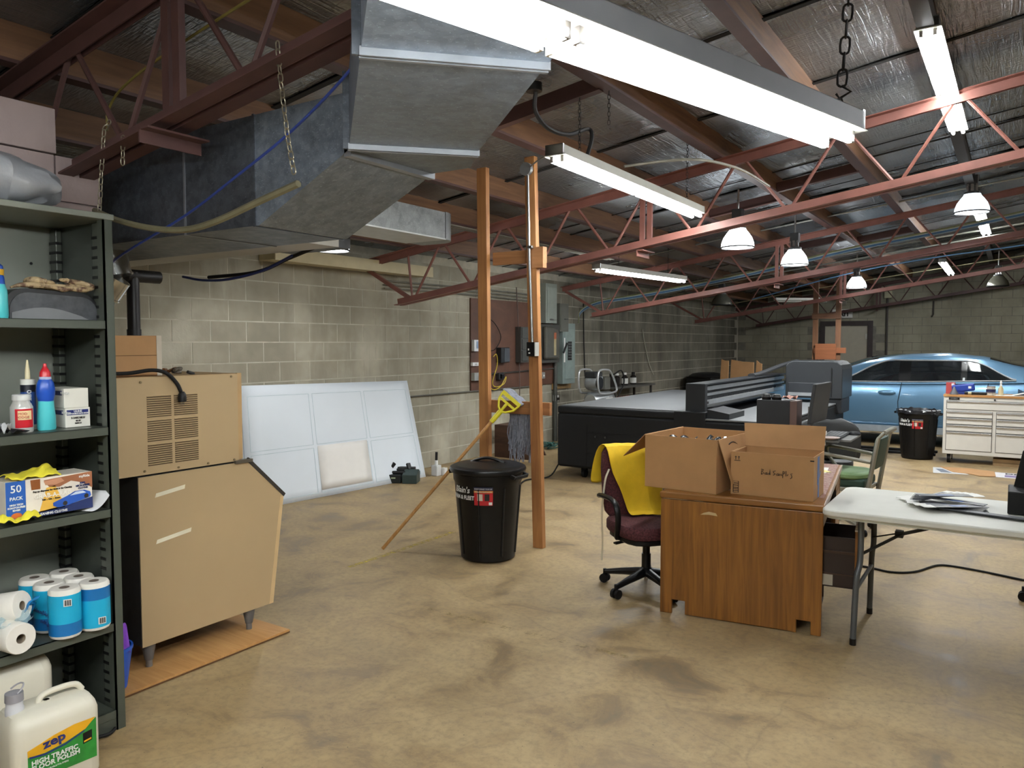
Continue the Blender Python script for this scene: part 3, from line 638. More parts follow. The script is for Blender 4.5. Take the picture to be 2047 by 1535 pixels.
s2 = thing('rubber_snake', 'second patterned snake in a low pile, head over the case edge', 'toy snake', (-3.2, 1.66, 1.83))
sp = spline([(-3.17, 1.53, 1.84), (-3.172, 1.57, 1.836), (-3.17, 1.6, 1.832), (-3.172, 1.63, 1.838), (-3.17, 1.66, 1.834), (-3.175, 1.7, 1.838), (-3.19, 1.725, 1.85), (-3.2, 1.69, 1.862), (-3.2, 1.64, 1.866), (-3.185, 1.62, 1.868)], 6)
n_ = len(sp); MB().tube(sp, [.003+.008*min(1, 5*i/n_) for i in range(n_)], 9).build('body', SNK, s2)
MB().lathe([(0, 0), (.008, .003), (.011, .014), (.009, .026), (0, .034)], (-3.187, 1.625, 1.868), 12, Matrix.Rotation(math.pi/2-.1, 4, 'X'), sx=1.1, sy=.75).build('head', SNK, s2)
TEAL = P('#4fc3c9', .3, var=.08); ROYAL = P('#1d4fb4', .3, var=.06); SKY = P('#2aa3d6', .35, var=.05); REDP = P('#c4202c', .3); NAVY = P('#1e2a6b', .45)
def bottle(name, label, loc, parts, cat='bottle'):
    t = thing(name, label, cat, loc)
    for nm, pr, mt, sx, sy in parts: MB().lathe(pr, loc, 24, sx=sx, sy=sy).build(nm, mt, t)
    return t
bottle('spray_bottle', 'teal and blue cleaner bottle at the end of the upper shelf', (-3.15, 1.355, 1.711), (
    ('body', [(0, 0), (.03, 0), (.032, .01), (.031, .1), (.024, .125), (0, .125)], TEAL, 1, 1), ('shoulder', [(.024, .122), (.022, .15), (.018, .16), (0, .16)], ROYAL, 1, 1),
    ('neck_ring', [(.021, .158), (.022, .18), (0, .18)], P('#d7a427', .4), 1, 1), ('cap', [(.02, .178), (.019, .192), (.011, .2), (0, .202)], ROYAL, 1, 1)))
t = bottle('toilet_cleaner', 'teal toilet cleaner bottle with blue shoulders and red cap', (-3.2, 1.535, 1.276), (
    ('body', [(0, 0), (.03, 0), (.0335, .008), (.0325, .05), (.0285, .09), (.0275, .115), (0, .115)], TEAL, .8, 1.05), ('shoulder_sleeve', [(.0275, .113), (.033, .14), (.034, .16), (.03, .185), (.023, .2), (0, .2)], ROYAL, .8, 1.02),
    ('collar', [(.022, .199), (.022, .21), (0, .21)], P('#b9c6e2', .3), .85, 1), ('cap', [(.021, .209), (.019, .228), (.013, .24), (.007, .25), (.006, .262), (0, .263)], REDP, .85, 1)))
t = bottle('craft_glue_jar', 'clear jar with red label and white lid', (-3.19, 1.44, 1.276), (
    ('jar', [(0, 0), (.036, 0), (.039, .006), (.039, .098), (.03, .115), (.028, .125), (0, .125)], P('#b9b9b4', .15, var=.08), 1, 1), ('lid', [(.031, .124), (.031, .143), (.028, .146), (0, .146)], P('#d9d9d6', .4), 1, 1)))
MB().lathe([(.0396, .02), (.0396, .092)], (-3.19, 1.44, 1.276), 12, a0=-1.0, a1=.75).build('jar_label', REDP, t)
MB().lathe([(.0399, .05), (.0399, .085)], (-3.19, 1.44, 1.276), 10, a0=-.75, a1=.5).build('label_panel', P('#e8cf9b', .5), t)
fx = Vector((.94, -.33, 0)); fy = Vector((.33, .94, 0))
for s_, z in (('MOD', .073), ('PODGE', .06)): text(s_, .013, Vector((-3.19, 1.44, 1.276+z))+fx*.0412, fy, (0, 0, 1), P('#b5302e', .5), t, align='CENTER')
t = bottle('caulk_tube', 'white and blue caulking tube with a tapered nozzle', (-3.275, 1.505, 1.276), (
    ('tube_body', [(0, 0), (.0265, 0), (.0265, .2), (0, .2)], P('#e4e3da', .4), 1, 1), ('band', [(.0268, .02), (.0268, .15)], P('#2c4f93', .4), 1, 1), ('dark_band', [(.0268, .15), (.0268, .178)], P('#1b1d2b', .4), 1, 1), ('nozzle', [(.01, .2), (.009, .23), (.003, .276), (0, .276)], P('#e2d7b0', .45), 1, 1)))
text('ALEX 230', .03, Vector((-3.275, 1.505, 1.31))+Vector((.0285, -.008, 0)), (0, 0, 1), (.3, -.95, 0), WHITE, t, bold=.0006)
for k, (z, lb) in enumerate(((1.276, 'white face mask carton with a blue title band, under its twin'), (1.3555, 'white face mask carton with a plain end, stacked on its twin'))):
    b = thing('mask_carton', lb, 'carton', (-3.25, 1.66, z), 0, 'face mask cartons')
    y0 = 1.607-.003*k; y1 = 1.707-.005*k; zz = z+.079
    MB().mm((-3.38, y0, z), (-3.2, y1, zz)).build('carton', P('#e9e6da', .6, var=.03), b, smooth=False, bevel=.002)
    MB().mm((-3.375, y0-.0012, z+.052), (-3.215, y0-.0002, z+.07)).build('title_band', NAVY, b, smooth=False)
    text('FACE MASK', .014, (-3.225, y0-.002, z+.061), (-1, 0, 0), (0, 0, 1), WHITE, b, align='RIGHT')
    if k == 0:
        MB().mm((-3.1999, y0+.006, z+.05), (-3.1988, y1-.008, z+.071)).build('title_band', NAVY, b, smooth=False)
        ym = (y0+y1)/2
        for s_, sz, dz, mt in (('ULINE', .012, .0645, WHITE), ('DISPOSABLE FACE MASK', .0078, .0555, WHITE), ('S-24023BLU', .011, .038, INK), ('BLUE', .0085, .026, INK), ('50/BOX', .008, .016, INK)):
            text(s_, sz, (-3.1982, ym, z+dz), (0, 1, 0), (0, 0, 1), mt, b, align='CENTER', bold=.0003)
t = thing('black_bag', 'crumpled clear and black plastic packet beside the jar', 'packet', (-3.16, 1.36, 1.276))
m = MB(); random.seed(11)
m.sheet([[(-3.2+.09*i/7, 1.3+.13*j/9, 1.279+.03*abs(math.sin(i*1.9+j*1.1))*(1-j/11)+.004) for j in range(10)] for i in range(8)]); m.build('black_wrap', P('#17171a', .3), t, solid=.003)
m = MB(); m.sheet([[(-3.15+.045*i/5, 1.29+.075*j/6, 1.28+.04*abs(math.sin(i*1.3+j*2.3))+.004) for j in range(7)] for i in range(6)]); m.build('clear_wrap', P('#c9ccce', .15, var=.15, alpha=.7), t, solid=.002)
# boxed cleaning cloths
gb = thing('cloth_dispenser_box', 'printed dispenser box of yellow cleaning cloths with a blue car', 'box', (-3.2, 1.51, .937))
gx0, gx1, gy0, gy1, gz0, gz1 = -3.27, -3.135, 1.35, 1.672, .95, 1.098
MB().mm((gx0, gy0, gz0), (gx1, gy1, gz1)).build('carton', P('#e6ded0', .45), gb, smooth=False, bevel=.003)
NB = P('#22305f', .45); F = gx1+.0006
def fp(poly, mt, nm='print', dx=0): MB().prism([(gy0+u*(gy1-gy0), gz0+v*(gz1-gz0)) for u, v in poly], .0006, (F+dx, 0, 0), (0, 1, 0), (0, 0, 1)).build(nm, mt, gb, smooth=False)
fp([(.0, .0), (.215, .0), (.215, 1), (0, 1)], P('#2358a8', .45)); fp([(.215, 0), (1, 0), (1, .3), (.75, .2), (.215, .1)], NB)
fp([(.42, .93), (1, 1), (1, .55), (.86, .74), (.74, .82), (.6, .7), (.48, .74)], P('#9a6242', .5)); fp([(.42, .9), (.44, .8), (.56, .78), (.66, .84), (.62, .94)], P('#c08a6a', .5), dx=.0006)
fp([(.36, .1), (.45, .72), (.55, .76), (.62, .4), (.66, .14)], P('#e3b24a', .5)); fp([(.27, .98), (.38, .98), (.38, .72), (.28, .72)], P('#8a4d1a', .6), dx=.0006)
fp([(.52, .22), (.52, .3), (.6, .36), (.68, .42), (.78, .52), (.9, .52), (.97, .45), (.98, .35), (.96, .3), (.7, .18), (.58, .15)], P('#2c58b0', .35), 'car_print', .0008)
fp([(.72, .42), (.79, .5), (.88, .5), (.92, .44)], P('#cfdcec', .3), 'car_print', .0014)
for u, v in ((.66, .24), (.92, .35)): MB().lathe([(0, 0), (.009, 0)], (F+.0022, gy0+u*(gy1-gy0), gz0+v*(gz1-gz0)), 14, Matrix.Rotation(math.pi/2, 4, 'Y')).build('car_print', P('#2b2620', .5), gb)
def gt(s_, sz, u, v, mt, al='CENTER', b=.0004): text(s_, sz, (F+.0022, gy0+u*(gy1-gy0), gz0+v*(gz1-gz0)), (0, 1, .0), (0, 0, 1), mt, gb, align=al, bold=b)
for a in (('50', .04, .108, .8, WHITE), ('PACK', .018, .108, .56, WHITE), ('HIGH TECH', .009, .108, .4, WHITE), ('SCRATCH-FREE', .009, .108, .33, WHITE), ('EDGES', .009, .108, .26, WHITE), ('GRAB-A-RAG', .024, .52, .52, P('#f4efe4', .4)), ('Pop-up dispenser for Grab & Go Cleaning', .0085, .52, .66, INK), ('Pull  -  Use  -  Reuse', .008, .5, .42, INK),
          ('REAL', .01, .88, .72, NB), ('MICROFIBER', .01, .88, .65, NB), ('CLOTHS', .01, .88, .58, NB), ('AUTO CLEANING CLOTHS', .013, .44, .05, WHITE), ('myRide', .014, .9, .9, WHITE)): gt(*a)
MB().lathe([(0, 0), (.012, 0)], (F+.0016, gy0+.035, gz0+.018), 16, Matrix.Rotation(math.pi/2, 4, 'Y'), sx=.9, sy=1.6).build('badge', P('#c9662b', .5), gb)
YC = P('#e8da3a', .85, var=.06, bump=.4, bscale=120)
def cloth(name, label, f, nu, nv, cat='cloth', mat=None):
    m = MB(); m.sheet([[f(i/nu, j/nv) for j in range(nv+1)] for i in range(nu+1)]); return setp(m.build(name, mat or YC, solid=.003, sub=1), label, cat)
cloth('cleaning_cloth', 'yellow cleaning cloth pulled out over the box top', lambda u, v: (-3.245+.115*u+.008*math.sin(11*v), 1.372+.19*v+.012*math.sin(6*u), 1.103+.01*abs(math.sin(8*v+5*u))+.03*math.exp(-((v-.74)/.16)**2)*math.sin(math.pi*min(1, .15+u*.9))+.006*math.sin(17*v+9*u)**2-.012*max(0, u-.9)*10*.6), 12, 22)
cloth('cleaning_cloth', 'crumpled yellow cloth on the shelf edge below the box', lambda u, v: (-3.135+.05*u+.006*math.sin(11*v), 1.29+.165*v, .941+.03*abs(math.sin(5.2*v+.5))*(.5+.7*math.sin(math.pi*u))+.012*abs(math.sin(13*v+4*u))), 10, 22)
rl = thing('paper_roll', 'white paper roll with printed end sheet at the shelf end', 'paper roll', (-3.14, 1.69, .937))
MB().lathe([(.019, 0), (.024, 0), (.0245, .19), (.019, .19), (.019, 0)], (-3.27, 1.62, .962), 22, Matrix.Rotation(math.radians(62), 4, 'Z') @ Matrix.Rotation(math.radians(90), 4, 'X') @ Matrix.Rotation(math.pi, 4, 'X')).build('roll', P('#d9dbe0', .5), rl)
MB().sheet([[(-3.23+.12*u, 1.61+.045*u+.085*v, .962-.024*math.cos(v*1.4)+.05*v*v) for v in [i/8 for i in range(9)]] for u in (0, .5, 1)]).build('loose_sheet', P('#c9cacb', .6), rl, solid=.001)
setp(MB().mm((-3.2, 1.46, .937), (-3.16, 1.485, .949)).build('steel_block', P('#5f605c', .5, .4), smooth=False), 'small grey steel block under the cloth box', 'block')
# paper rolls
pk = thing('toilet_roll_pack', 'blue wrapped pack of six white paper rolls', 'paper rolls', (-3.2, 1.6, .457))
PAP = P('#e9e4da', .8, var=.05, bump=.2); CL = P('#19a7cf', .35, var=.04); CD = P('#1669a8', .35, var=.04)
for i in range(3):
    for j in range(2):
        c = Vector((-3.125-.118*i, 1.545+.117*j, .457+.004*(1-j)))
        r_ = .0575; o = MB().lathe([(.018, .19), (.018, .02), (.02, 0), (r_-.004, 0), (r_, .008), (r_, .182), (r_-.006, .192), (.02, .192), (.018, .19)], c, 24).build('roll', PAP, pk)
        MB().lathe([(r_+.0008, .012), (r_+.0008, .172)], c, 24).build('wrapper', CL, o)
        MB().lathe([(r_+.0012, .012), (r_+.0012, .06)] if j == 0 else [(r_+.0012, .125), (r_+.0012, .172)], c, 24).build('wrapper_band', CD, o)
        MB().lathe([(0, .1915), (.0185, .1925)], c, 18).build('core', P('#6d6157', .8), o)
        if i == 0:
            a_ = -.5+.25*j; n_ = Vector((math.cos(a_), math.sin(a_), 0)); e_ = Vector((-n_.y, n_.x, 0)); q = c+n_*(r_+.003)
            zz = .145 if j == 0 else .04
            MB().prism([(-.014, -.014), (.014, -.014), (.014, .014), (-.014, .014)], .0006, q+e_*.012+Vector((0, 0, zz)), e_, (0, 0, 1), n_).build('barcode_panel', WHITE, o, smooth=False)
            m = MB()
            for k in range(9): m.prism([(-.0005-.0006*(k % 3), -.011), (.0006, -.011), (.0006, .011), (-.0005-.0006*(k % 3), .011)], .0005, q+n_*.0007+e_*(.0125-.0105+k*.0026)+Vector((0, 0, zz)), e_, (0, 0, 1), n_)
            m.build('barcode', INK, o, smooth=False)
text('Papier', .026, (-3.13, 1.484, .52), (-1, 0, 0), (0, 0, -1), NAVY, pk, sx=1)
text('Hygiénique', .026, (-3.13, 1.484, .555), (-1, 0, 0), (0, 0, -1), NAVY, pk, sx=1)
def roll(label, c, ax, up, L=.1):
    t = thing('toilet_roll', label, 'paper roll', c); ax = Vector(ax).normalized(); q = ax.to_track_quat('Z', 'Y').to_matrix().to_4x4()
    MB().lathe([(.018, 0), (.055, 0), (.0575, .004), (.0575, L-.004), (.055, L), (.018, L), (.018, 0)], c, 26, q).build('paper', PAP, t)
    MB().lathe([(.0175, .002), (.0165, .002), (.0165, L-.002), (.0175, L-.002), (.0175, .002)], c, 18, q).build('core', P('#8d7f6d', .8), t); return t
roll('loose paper roll lying end on at the shelf edge', (-3.18, 1.345, .517), (1, .12, 0), 0, .11)
roll('paper roll tilted on top of the loose roll, in torn wrap', (-3.235, 1.35, .6), (.8, .5, .15), 0, .1)
FILM = P('#bfe3ee', .08, var=.2, alpha=.28, spec=.8); FILMB = P('#1d7fc0', .2, var=.1, alpha=.8)
random.seed(5)
cloth('plastic_wrap', 'crinkled clear blue plastic wrap over the loose rolls', lambda u, v: (-3.26+.16*u, 1.27+.15*v, .635-.05*u-.03*math.sin(3*v)+.016*math.sin(17*u+9*v)+.01*math.sin(31*v)), 14, 14, 'wrap', FILM)
cloth('plastic_wrap', 'torn scrap of bright blue wrap between the loose rolls and the pack', lambda u, v: (-3.2+.05*u+.01*math.sin(9*v), 1.4+.06*v+.01*math.sin(7*u), .58+.07*u*v+.01*math.sin(13*u+5*v)), 7, 7, 'wrap', FILMB)
# jugs
JUG = P('#ded8c6', .38, var=.05, scale=3)
def jug(label, cx, cy, z0, rz, full):
    t = thing('floor_polish_jug', label, 'jug', (cx, cy, z0), rz, 'white plastic jugs')
    w, d_, h = .3, .2, .285
    def ring(sx, sy, z, r): 
        p = []
        for qx, qy, a0 in ((1, 1, 0), (-1, 1, 90), (-1, -1, 180), (1, -1, 270)):
            for k in range(5):
                a = math.radians(a0+22.5*k); p.append(Vector((qx*(sx/2-r)+r*math.cos(a), qy*(sy/2-r)+r*math.sin(a), z)))
        return p+[p[0]]
    rows = [ring(d_*.94, w*.95, 0, .035), ring(d_, w, .015, .04), ring(d_, w, .2, .04), ring(d_*1.0, w*1.0, .25, .04), ring(d_*.93, w*.96, .275, .04), ring(d_*.75, w*.88, .297, .035), ring(d_*.42, w*.7, .305, .025), ring(.02, .02, .306, .008)]
    MB().sheet(rows).build('jug_body', JUG, t, local=True)
    MB().tube(spline([(0, -.03, .295), (0, -.015, .325), (0, .04, .333), (0, .1, .328), (0, .125, .3)], 5), .011, 10).build('handle', JUG, t, local=True)
    MB().lathe([(.03, .0), (.03, .03), (.027, .035), (.027, .06), (0, .062)], (0, -.105, .285), 20).build('neck', P('#c9c9cd', .35), t, local=True)
    MB().lathe([(.0, .095), (.029, .09), (.03, .06), (.0, .06)], (0, -.105, .28), 20).build('cap', P('#8f8d92', .4), t, local=True)
    m = MB(); m.tube([(.03*math.cos(a), -.105+.03*math.sin(a), .375+.02*abs(math.sin(a))) for a in [i*math.pi/8 for i in range(9)]], .003, 6); m.build('cap_ring', P('#9a989d', .4), t, local=True)
    if full:
        g = d_/2+.0012; GRN = P('#2d8a35', .4, var=.3, scale=12); YL = P('#e2a71f', .4)
        def dp(poly, mt, nm, o): MB().prism(poly, .0006, (g+o, 0, .05), (0, 1, 0), (0, 0, 1)).build(nm, mt, t, local=True, smooth=False)
        dp([(-.105, .02), (.128, .02), (.128, .17), (.1, .15), (.03, .125), (-.05, .112), (-.105, .112)], GRN, 'green_label', 0)
        dp([(-.105, .112), (-.05, .108), (.02, .118), (.09, .14), (.126, .172), (.05, .172), (-.02, .16), (-.08, .142), (-.106, .135)], YL, 'yellow_swoosh', .0007)
        dp([(-.1, .106), (-.05, .1), (.02, .109), (.085, .132), (.086, .137), (.02, .115), (-.05, .106), (-.1, .113)], NAVY, 'blue_swoosh', .0012)
        dp([(.08, .085), (.112, .09), (.112, .13), (.08, .125)], BLACK, 'black_panel', .0012); dp([(.083, .09), (.109, .094), (.109, .1), (.083, .096)], YL, 'yellow_tab', .0018)
        text('zep', .045, TH[t] @ Vector((g+.003, -.055, .187)), TH[t].to_3x3() @ Vector((0, 1, .12)), TH[t].to_3x3() @ Vector((0, -.12, 1)), NAVY, t, bold=.0012, sx=1.2)
        for s_, sz, dz in (('HIGH TRAFFIC', .024, .085), ('FLOOR POLISH', .024, .065)): text(s_, sz, TH[t] @ Vector((g+.003, -.095, dz+.05)), TH[t].to_3x3() @ Vector((0, 1, .02)), (0, 0, 1), WHITE, t, bold=.0007)
        text('CONTAINS DURABLE POLYMERS', .008, TH[t] @ Vector((g+.003, -.09, .097)), TH[t].to_3x3() @ Vector((0, 1, 0)), (0, 0, 1), WHITE, t)
    else:
        MB().mm((-.02, -.12, .3), (.03, -.0, .3066)).build('sticker', P('#c6d84a', .6), t, local=True, smooth=False)
    return t
jug('full white floor polish jug with a green and yellow label', -2.955, 1.385, 0, math.radians(-4), True)
jug('white floor polish jug behind, with a lime sticker on top', -3.26, 1.37, .087, math.radians(-4), False)
bb = thing('small_carton', 'small white and blue box on the base shelf', 'carton', (-3.2, 1.62, .087))
MB().box((-3.2, 1.61, .107), (.09, .1, .04), rz4(.5)).build('carton', P('#d3d5da', .5), bb, smooth=False); MB().box((-3.2, 1.61, .1285), (.07, .08, .003), rz4(.5)).build('blue_top', P('#24418f', .4), bb, smooth=False)
cable('black_lead', 'black cord tucked under the shelf kick plate', [(-3.1, 1.45, .012), (-3.07, 1.55, .012), (-3.085, 1.63, .012), (-3.075, 1.68, .012), (-3.1, 1.72, .012)], .007, RUBBER, 'cord')
pt = thing('blue_bucket', 'blue bucket with a purple cloth beside the shelving', 'bucket', (-3.47, 1.905, 0))
MB().lathe([(0, .005), (.07, 0), (.098, .2), (.102, .2), (.102, .215), (.094, .215), (.066, .012), (0, .012)], (-3.47, 1.905, 0), 24).build('bucket', P('#1f55b5', .4), pt)
cloth('purple_cloth', 'purple towel hanging over the blue bucket', lambda u, v: (-3.44+.06*u, 1.905+.07*math.cos(3.1*v)*(1-.25*u), .3-.12*u+.02*math.sin(9*v)), 6, 10, 'towel', P('#7a3fae', .9, bump=.3))
# ================================================================ ice maker corner
TAN = P('#b39b76', .45, var=.03, scale=2); DKG = P('#2f2e2c', .6, .3, .35, 6)
pw = thing('plywood_base', 'plywood sheet on the floor under the ice bin', 'board', (-3.8, 2.3, 0))
PLY = wood('plywood', 'b08049', 'cb9c62', (2, 26, 26), .6, 'a06c36')
MB().mm((-4.5, 1.8, .001), (-3.35, 2.86, .02)).build('sheet', PLY, pw, smooth=False)
MB().mm((-3.352, 1.8, .003), (-3.347, 2.86, .009)).build('edge_ply', P('#5f3f22', .8), pw, smooth=False)
ib = thing('ice_bin', 'tan steel ice storage bin on short grey legs', 'ice bin', (-3.9, 2.5, .02))
prof = [(2.085, .145), (2.87, .145), (2.955, .74), (2.71, .975), (2.085, .975)]
MB().prism(prof, .82, (-4.325, 0, 0), (0, 1, 0), (0, 0, 1)).build('cabinet', DKG, ib, smooth=False)
MB().prism([(2.087, .14), (2.873, .14), (2.958, .74), (2.712, .972), (2.087, .972)], .006, (-3.505, 0, 0), (0, 1, 0), (0, 0, 1)).build('side_panel', TAN, ib, smooth=False)
MB().prism([(2.845, .14), (2.873, .14), (2.958, .74), (2.935, .742)], .008, (-3.506, 0, 0), (0, 1, 0), (0, 0, 1)).build('front_edge', P('#cdb083', .4), ib, smooth=False)
MB().bar((-3.502, 2.715, .985), (-3.502, 2.965, .745), .02, .012, (1, 0, 0)).build('door_trim', P('#4d4a45', .4, .5), ib, smooth=False)
MB().mm((-3.515, 2.63, .968), (-3.485, 2.74, .985)).build('hinge_bracket', P('#8e8a80', .35, .8), ib, smooth=False)
for a, b in (((2.175, .875), (2.33, .897)), ((2.175, .645), (2.36, .671))):
    MB().prism([(a[0]-.006, a[1]-.012), (b[0], b[1]-.014), (b[0]+.004, b[1]+.006), (a[0], a[1]+.008)], .001, (-3.4985, 0, 0), (0, 1, 0), (0, 0, 1)).build('tape', P('#e6dfc6', .7), ib, smooth=False)
LEG = P('#6e7072', .45, .4)
for x in (-3.545, -4.25):
    for y in (2.145, 2.74):
        o = MB().lathe([(0, .13), (.034, .13), (.032, .1), (.02, .035), (0, .035)], (x, y, .02), 16).build('leg', LEG, ib)
        MB().lathe([(0, .0), (.016, .0), (.016, .036), (0, .036)], (x, y, .0205), 14).build('foot', P('#8a8c8d', .4, .6), o)
ih = thing('ice_maker', 'tan ice maker head with louvred vents on top of the bin', 'ice maker', (-3.9, 2.35, .98))
MB().mm((-4.3, 1.9, .982), (-3.51, 2.685, 1.455)).build('casing', P('#a98c62', .5, var=.05), ih, smooth=False)
MB().mm((-3.512, 1.9, .982), (-3.5, 2.66, 1.452)).build('side_panel', TAN, ih, smooth=False)
MB().mm((-3.52, 2.662, .99), (-3.506, 2.69, 1.457)).build('corner_strip', P('#b39468', .45), ih, smooth=False)
for y0, y1 in ((2.14, 2.268), (2.284, 2.415)):
    for g in range(3):
        m = MB()
        for k in range(10):
            z = 1.022+g*.118+k*.0106; m.mm((-3.501, y0, z), (-3.4985, y1, z+.004))
        m.build('vent_louvre', P('#4d3c28', .8), ih, smooth=False)
        m = MB()
        for k in range(10):
            z = 1.022+g*.118+k*.0106; m.prism([(0, .0045), (.004, .006), (0, .0085)], y1-y0, (-3.5, y1, z), (1, 0, 0), (0, 0, 1))
        m.build('vent_lip', TAN, ih, smooth=False)
for y, z in ((2.12, 1.0), (2.3, .995), (2.47, .993), (2.63, .992), (2.62, 1.44), (2.11, 1.43)): MB().cyl((-3.5, y, z), (-3.496, y, z), .006, n=10).build('screw', P('#8a7a5e', .4, .6), ih)
cb_ = thing('taped_carton', 'taped cardboard box on top of the ice maker', 'box', (-3.77, 2.07, 1.457)); MB().mm((-3.94, 1.86, 1.457), (-3.6, 2.285, 1.655)).build('carton', CARD, cb_, smooth=False, bevel=.004); MB().mm((-3.6, 1.86, 1.556), (-3.5985, 2.285, 1.559)).build('flap_seam', P('#6b4c2c', .8), cb_, smooth=False); MB().mm((-3.6, 2.26, 1.457), (-3.598, 2.287, 1.656)).build('tape', P('#c9bfae', .3), cb_, smooth=False)
tb = thing('pipe_fittings', 'heap of pipe fittings beside the box on the ice maker', 'fittings', (-3.6, 2.36, 1.457))
random.seed(9)
for k in range(9):
    a = Vector((-3.62+wob(.05), 2.33+.1*random.random(), 1.468+.02*random.random())); MB().cyl(a, a+Vector((wob(.03), .03+.02*random.random(), wob(.012))), .007+.004*random.random(), n=8).build('fitting', [P('#7d7568', .4, .8), P('#8a6240', .4, .8), P('#3a3937', .5, .5)][k % 3], tb)
pc = thing('power_lead', 'thick black power cord with a three pin plug over the ice maker vents', 'power cord', (-3.5, 2.25, 1.46))
MB().tube(spline([(-3.52, 1.9, 1.478), (-3.51, 2.05, 1.475), (-3.5, 2.17, 1.487), (-3.49, 2.24, 1.47), (-3.485, 2.29, 1.42), (-3.48, 2.31, 1.375)], 7), .0095, 10).build('cord', RUBBER, pc)
MB().lathe([(0, 0), (.011, 0), (.018, -.012), (.021, -.03), (.02, -.05), (0, -.05)], (-3.478, 2.315, 1.376), 14).build('plug', BLACK, pc)
m = MB()
for dy in (-.008, .0, .008): m.mm((-3.48, 2.314+dy, 1.31), (-3.476, 2.317+dy, 1.327))
m.build('prong', CHROME, pc, smooth=False)
# ================================================================ white boards against the block wall
FB = P('#d9e0e6', .6, var=.02, scale=2); FBL = P('#b9c7cd', .5); 
BL, BR, TL, TR = Vector((-6.13, 4.75, 0)), Vector((-5.915, 7.165, 0)), Vector((-6.315, 4.83, 1.2)), Vector((-6.3, 7.28, 1.15))
nb = (BR-BL).cross(TL-BL).normalized()
def bil(u, v, o=0): return (BL*(1-u)+BR*u)*(1-v)+(TL*(1-u)+TR*u)*v+nb*o
for k, lb in enumerate(('front white foam board with faint panel outlines, leaning on the block wall', 'second white foam board in the leaning stack', 'third white foam board in the leaning stack', 'rear white foam board of the leaning stack')):
    off = -.008*k; sh_ = Vector((-.002*k, -.018*k, 0)); t = thing('foam_board', lb, 'board', BL, 0, 'white foam boards leaning in a stack')
    MB().sheet([[bil(i/12, j/12, off-.003)+sh_ for i in range(13)] for j in range(13)]).build('sheet', FB, t, solid=.006)
    if k == 0:
        def rect(u0, v0, u1, v1, w=.0028):
            m = MB()
            for a, b in (((u0, v0), (u1, v0)), ((u1, v0), (u1, v1)), ((u1, v1), (u0, v1)), ((u0, v1), (u0, v0))): [m.bar(bil(a[0]+(b[0]-a[0])*q/8, a[1]+(b[1]-a[1])*q/8, .001), bil(a[0]+(b[0]-a[0])*(q+1)/8, a[1]+(b[1]-a[1])*(q+1)/8, .001), .006, .002, nb) for q in range(8)]
            m.build('outline', FBL, t, smooth=False)
        for u0, u1 in ((.03, .345), (.365, .66), (.68, .97)):
            for v0, v1 in ((.04, .43), (.46, .91)): rect(u0, v0, u1, v1)
        MB().sheet([[bil(.365+.29*i/6, .06+.385*j/6, .003) for i in range(7)] for j in range(7)]).build('cream_panel', P('#e6e3dd', .65, var=.02), t, solid=.003)
# small machines on the floor by the boards
DK = P('#1d2323', .4, var=.15); dv_ = thing('roller_machine', 'black desktop roller machine with two raised arms on the floor', 'machine', (-5.9, 6.75, 0), math.radians(28))
MB().mm((-.18, -.09, .0), (-.02, .1, .1)).build('side_housing', DK, dv_, local=True, smooth=False, bevel=.008)
MB().prism([(-.1, 0), (.1, 0), (.1, .12), (.04, .15), (-.1, .1)], .17, (.0, 0, 0), (0, 1, 0), (0, 0, 1), (1, 0, 0)).build('control_housing', P('#2b3a38', .4), dv_, local=True, smooth=False, bevel=.006)
for y in (-.02, .05): MB().cyl((-.18, y, .12+y*.3), (.02, y, .12+y*.3), .022, n=12).build('roller', BLACK, dv_, local=True)
MB().bar((-.19, -.03, .12), (-.12, .03, .22), .05, .04).build('arm', BLACK, dv_, local=True, smooth=False, bevel=.006); MB().bar((.06, .05, .14), (.03, .08, .21), .05, .03).build('arm', BLACK, dv_, local=True, smooth=False, bevel=.006)
MB().mm((-.16, .05, .1), (.12, .11, .17)).build('top_bar', P('#202122', .4), dv_, local=True, smooth=False, bevel=.01)
MB().mm((-.13, -.0915, .055), (-.08, -.0905, .07)).build('badge', P('#aebc9a', .5), dv_, local=True, smooth=False)
hd = thing('heat_sealer', 'small white hand tool with a black grip standing by the boards', 'tool', (-5.86, 7.3, 0))
MB().mm((-5.91, 7.26, 0), (-5.82, 7.35, .13)).build('body', P('#c9cac8', .4), hd, smooth=False, bevel=.008)
MB().mm((-5.875, 7.285, .13), (-5.845, 7.315, .19)).build('neck', P('#e3e3e0', .4), hd, smooth=False, bevel=.004); MB().cyl((-5.86, 7.3, .19), (-5.86, 7.305, .29), .016, n=12).build('grip', BLACK, hd)
MB().mm((-5.84, 7.36, 0), (-5.78, 7.42, .09)).build('side_block', P('#d7d6d2', .5), hd, smooth=False, bevel=.005)
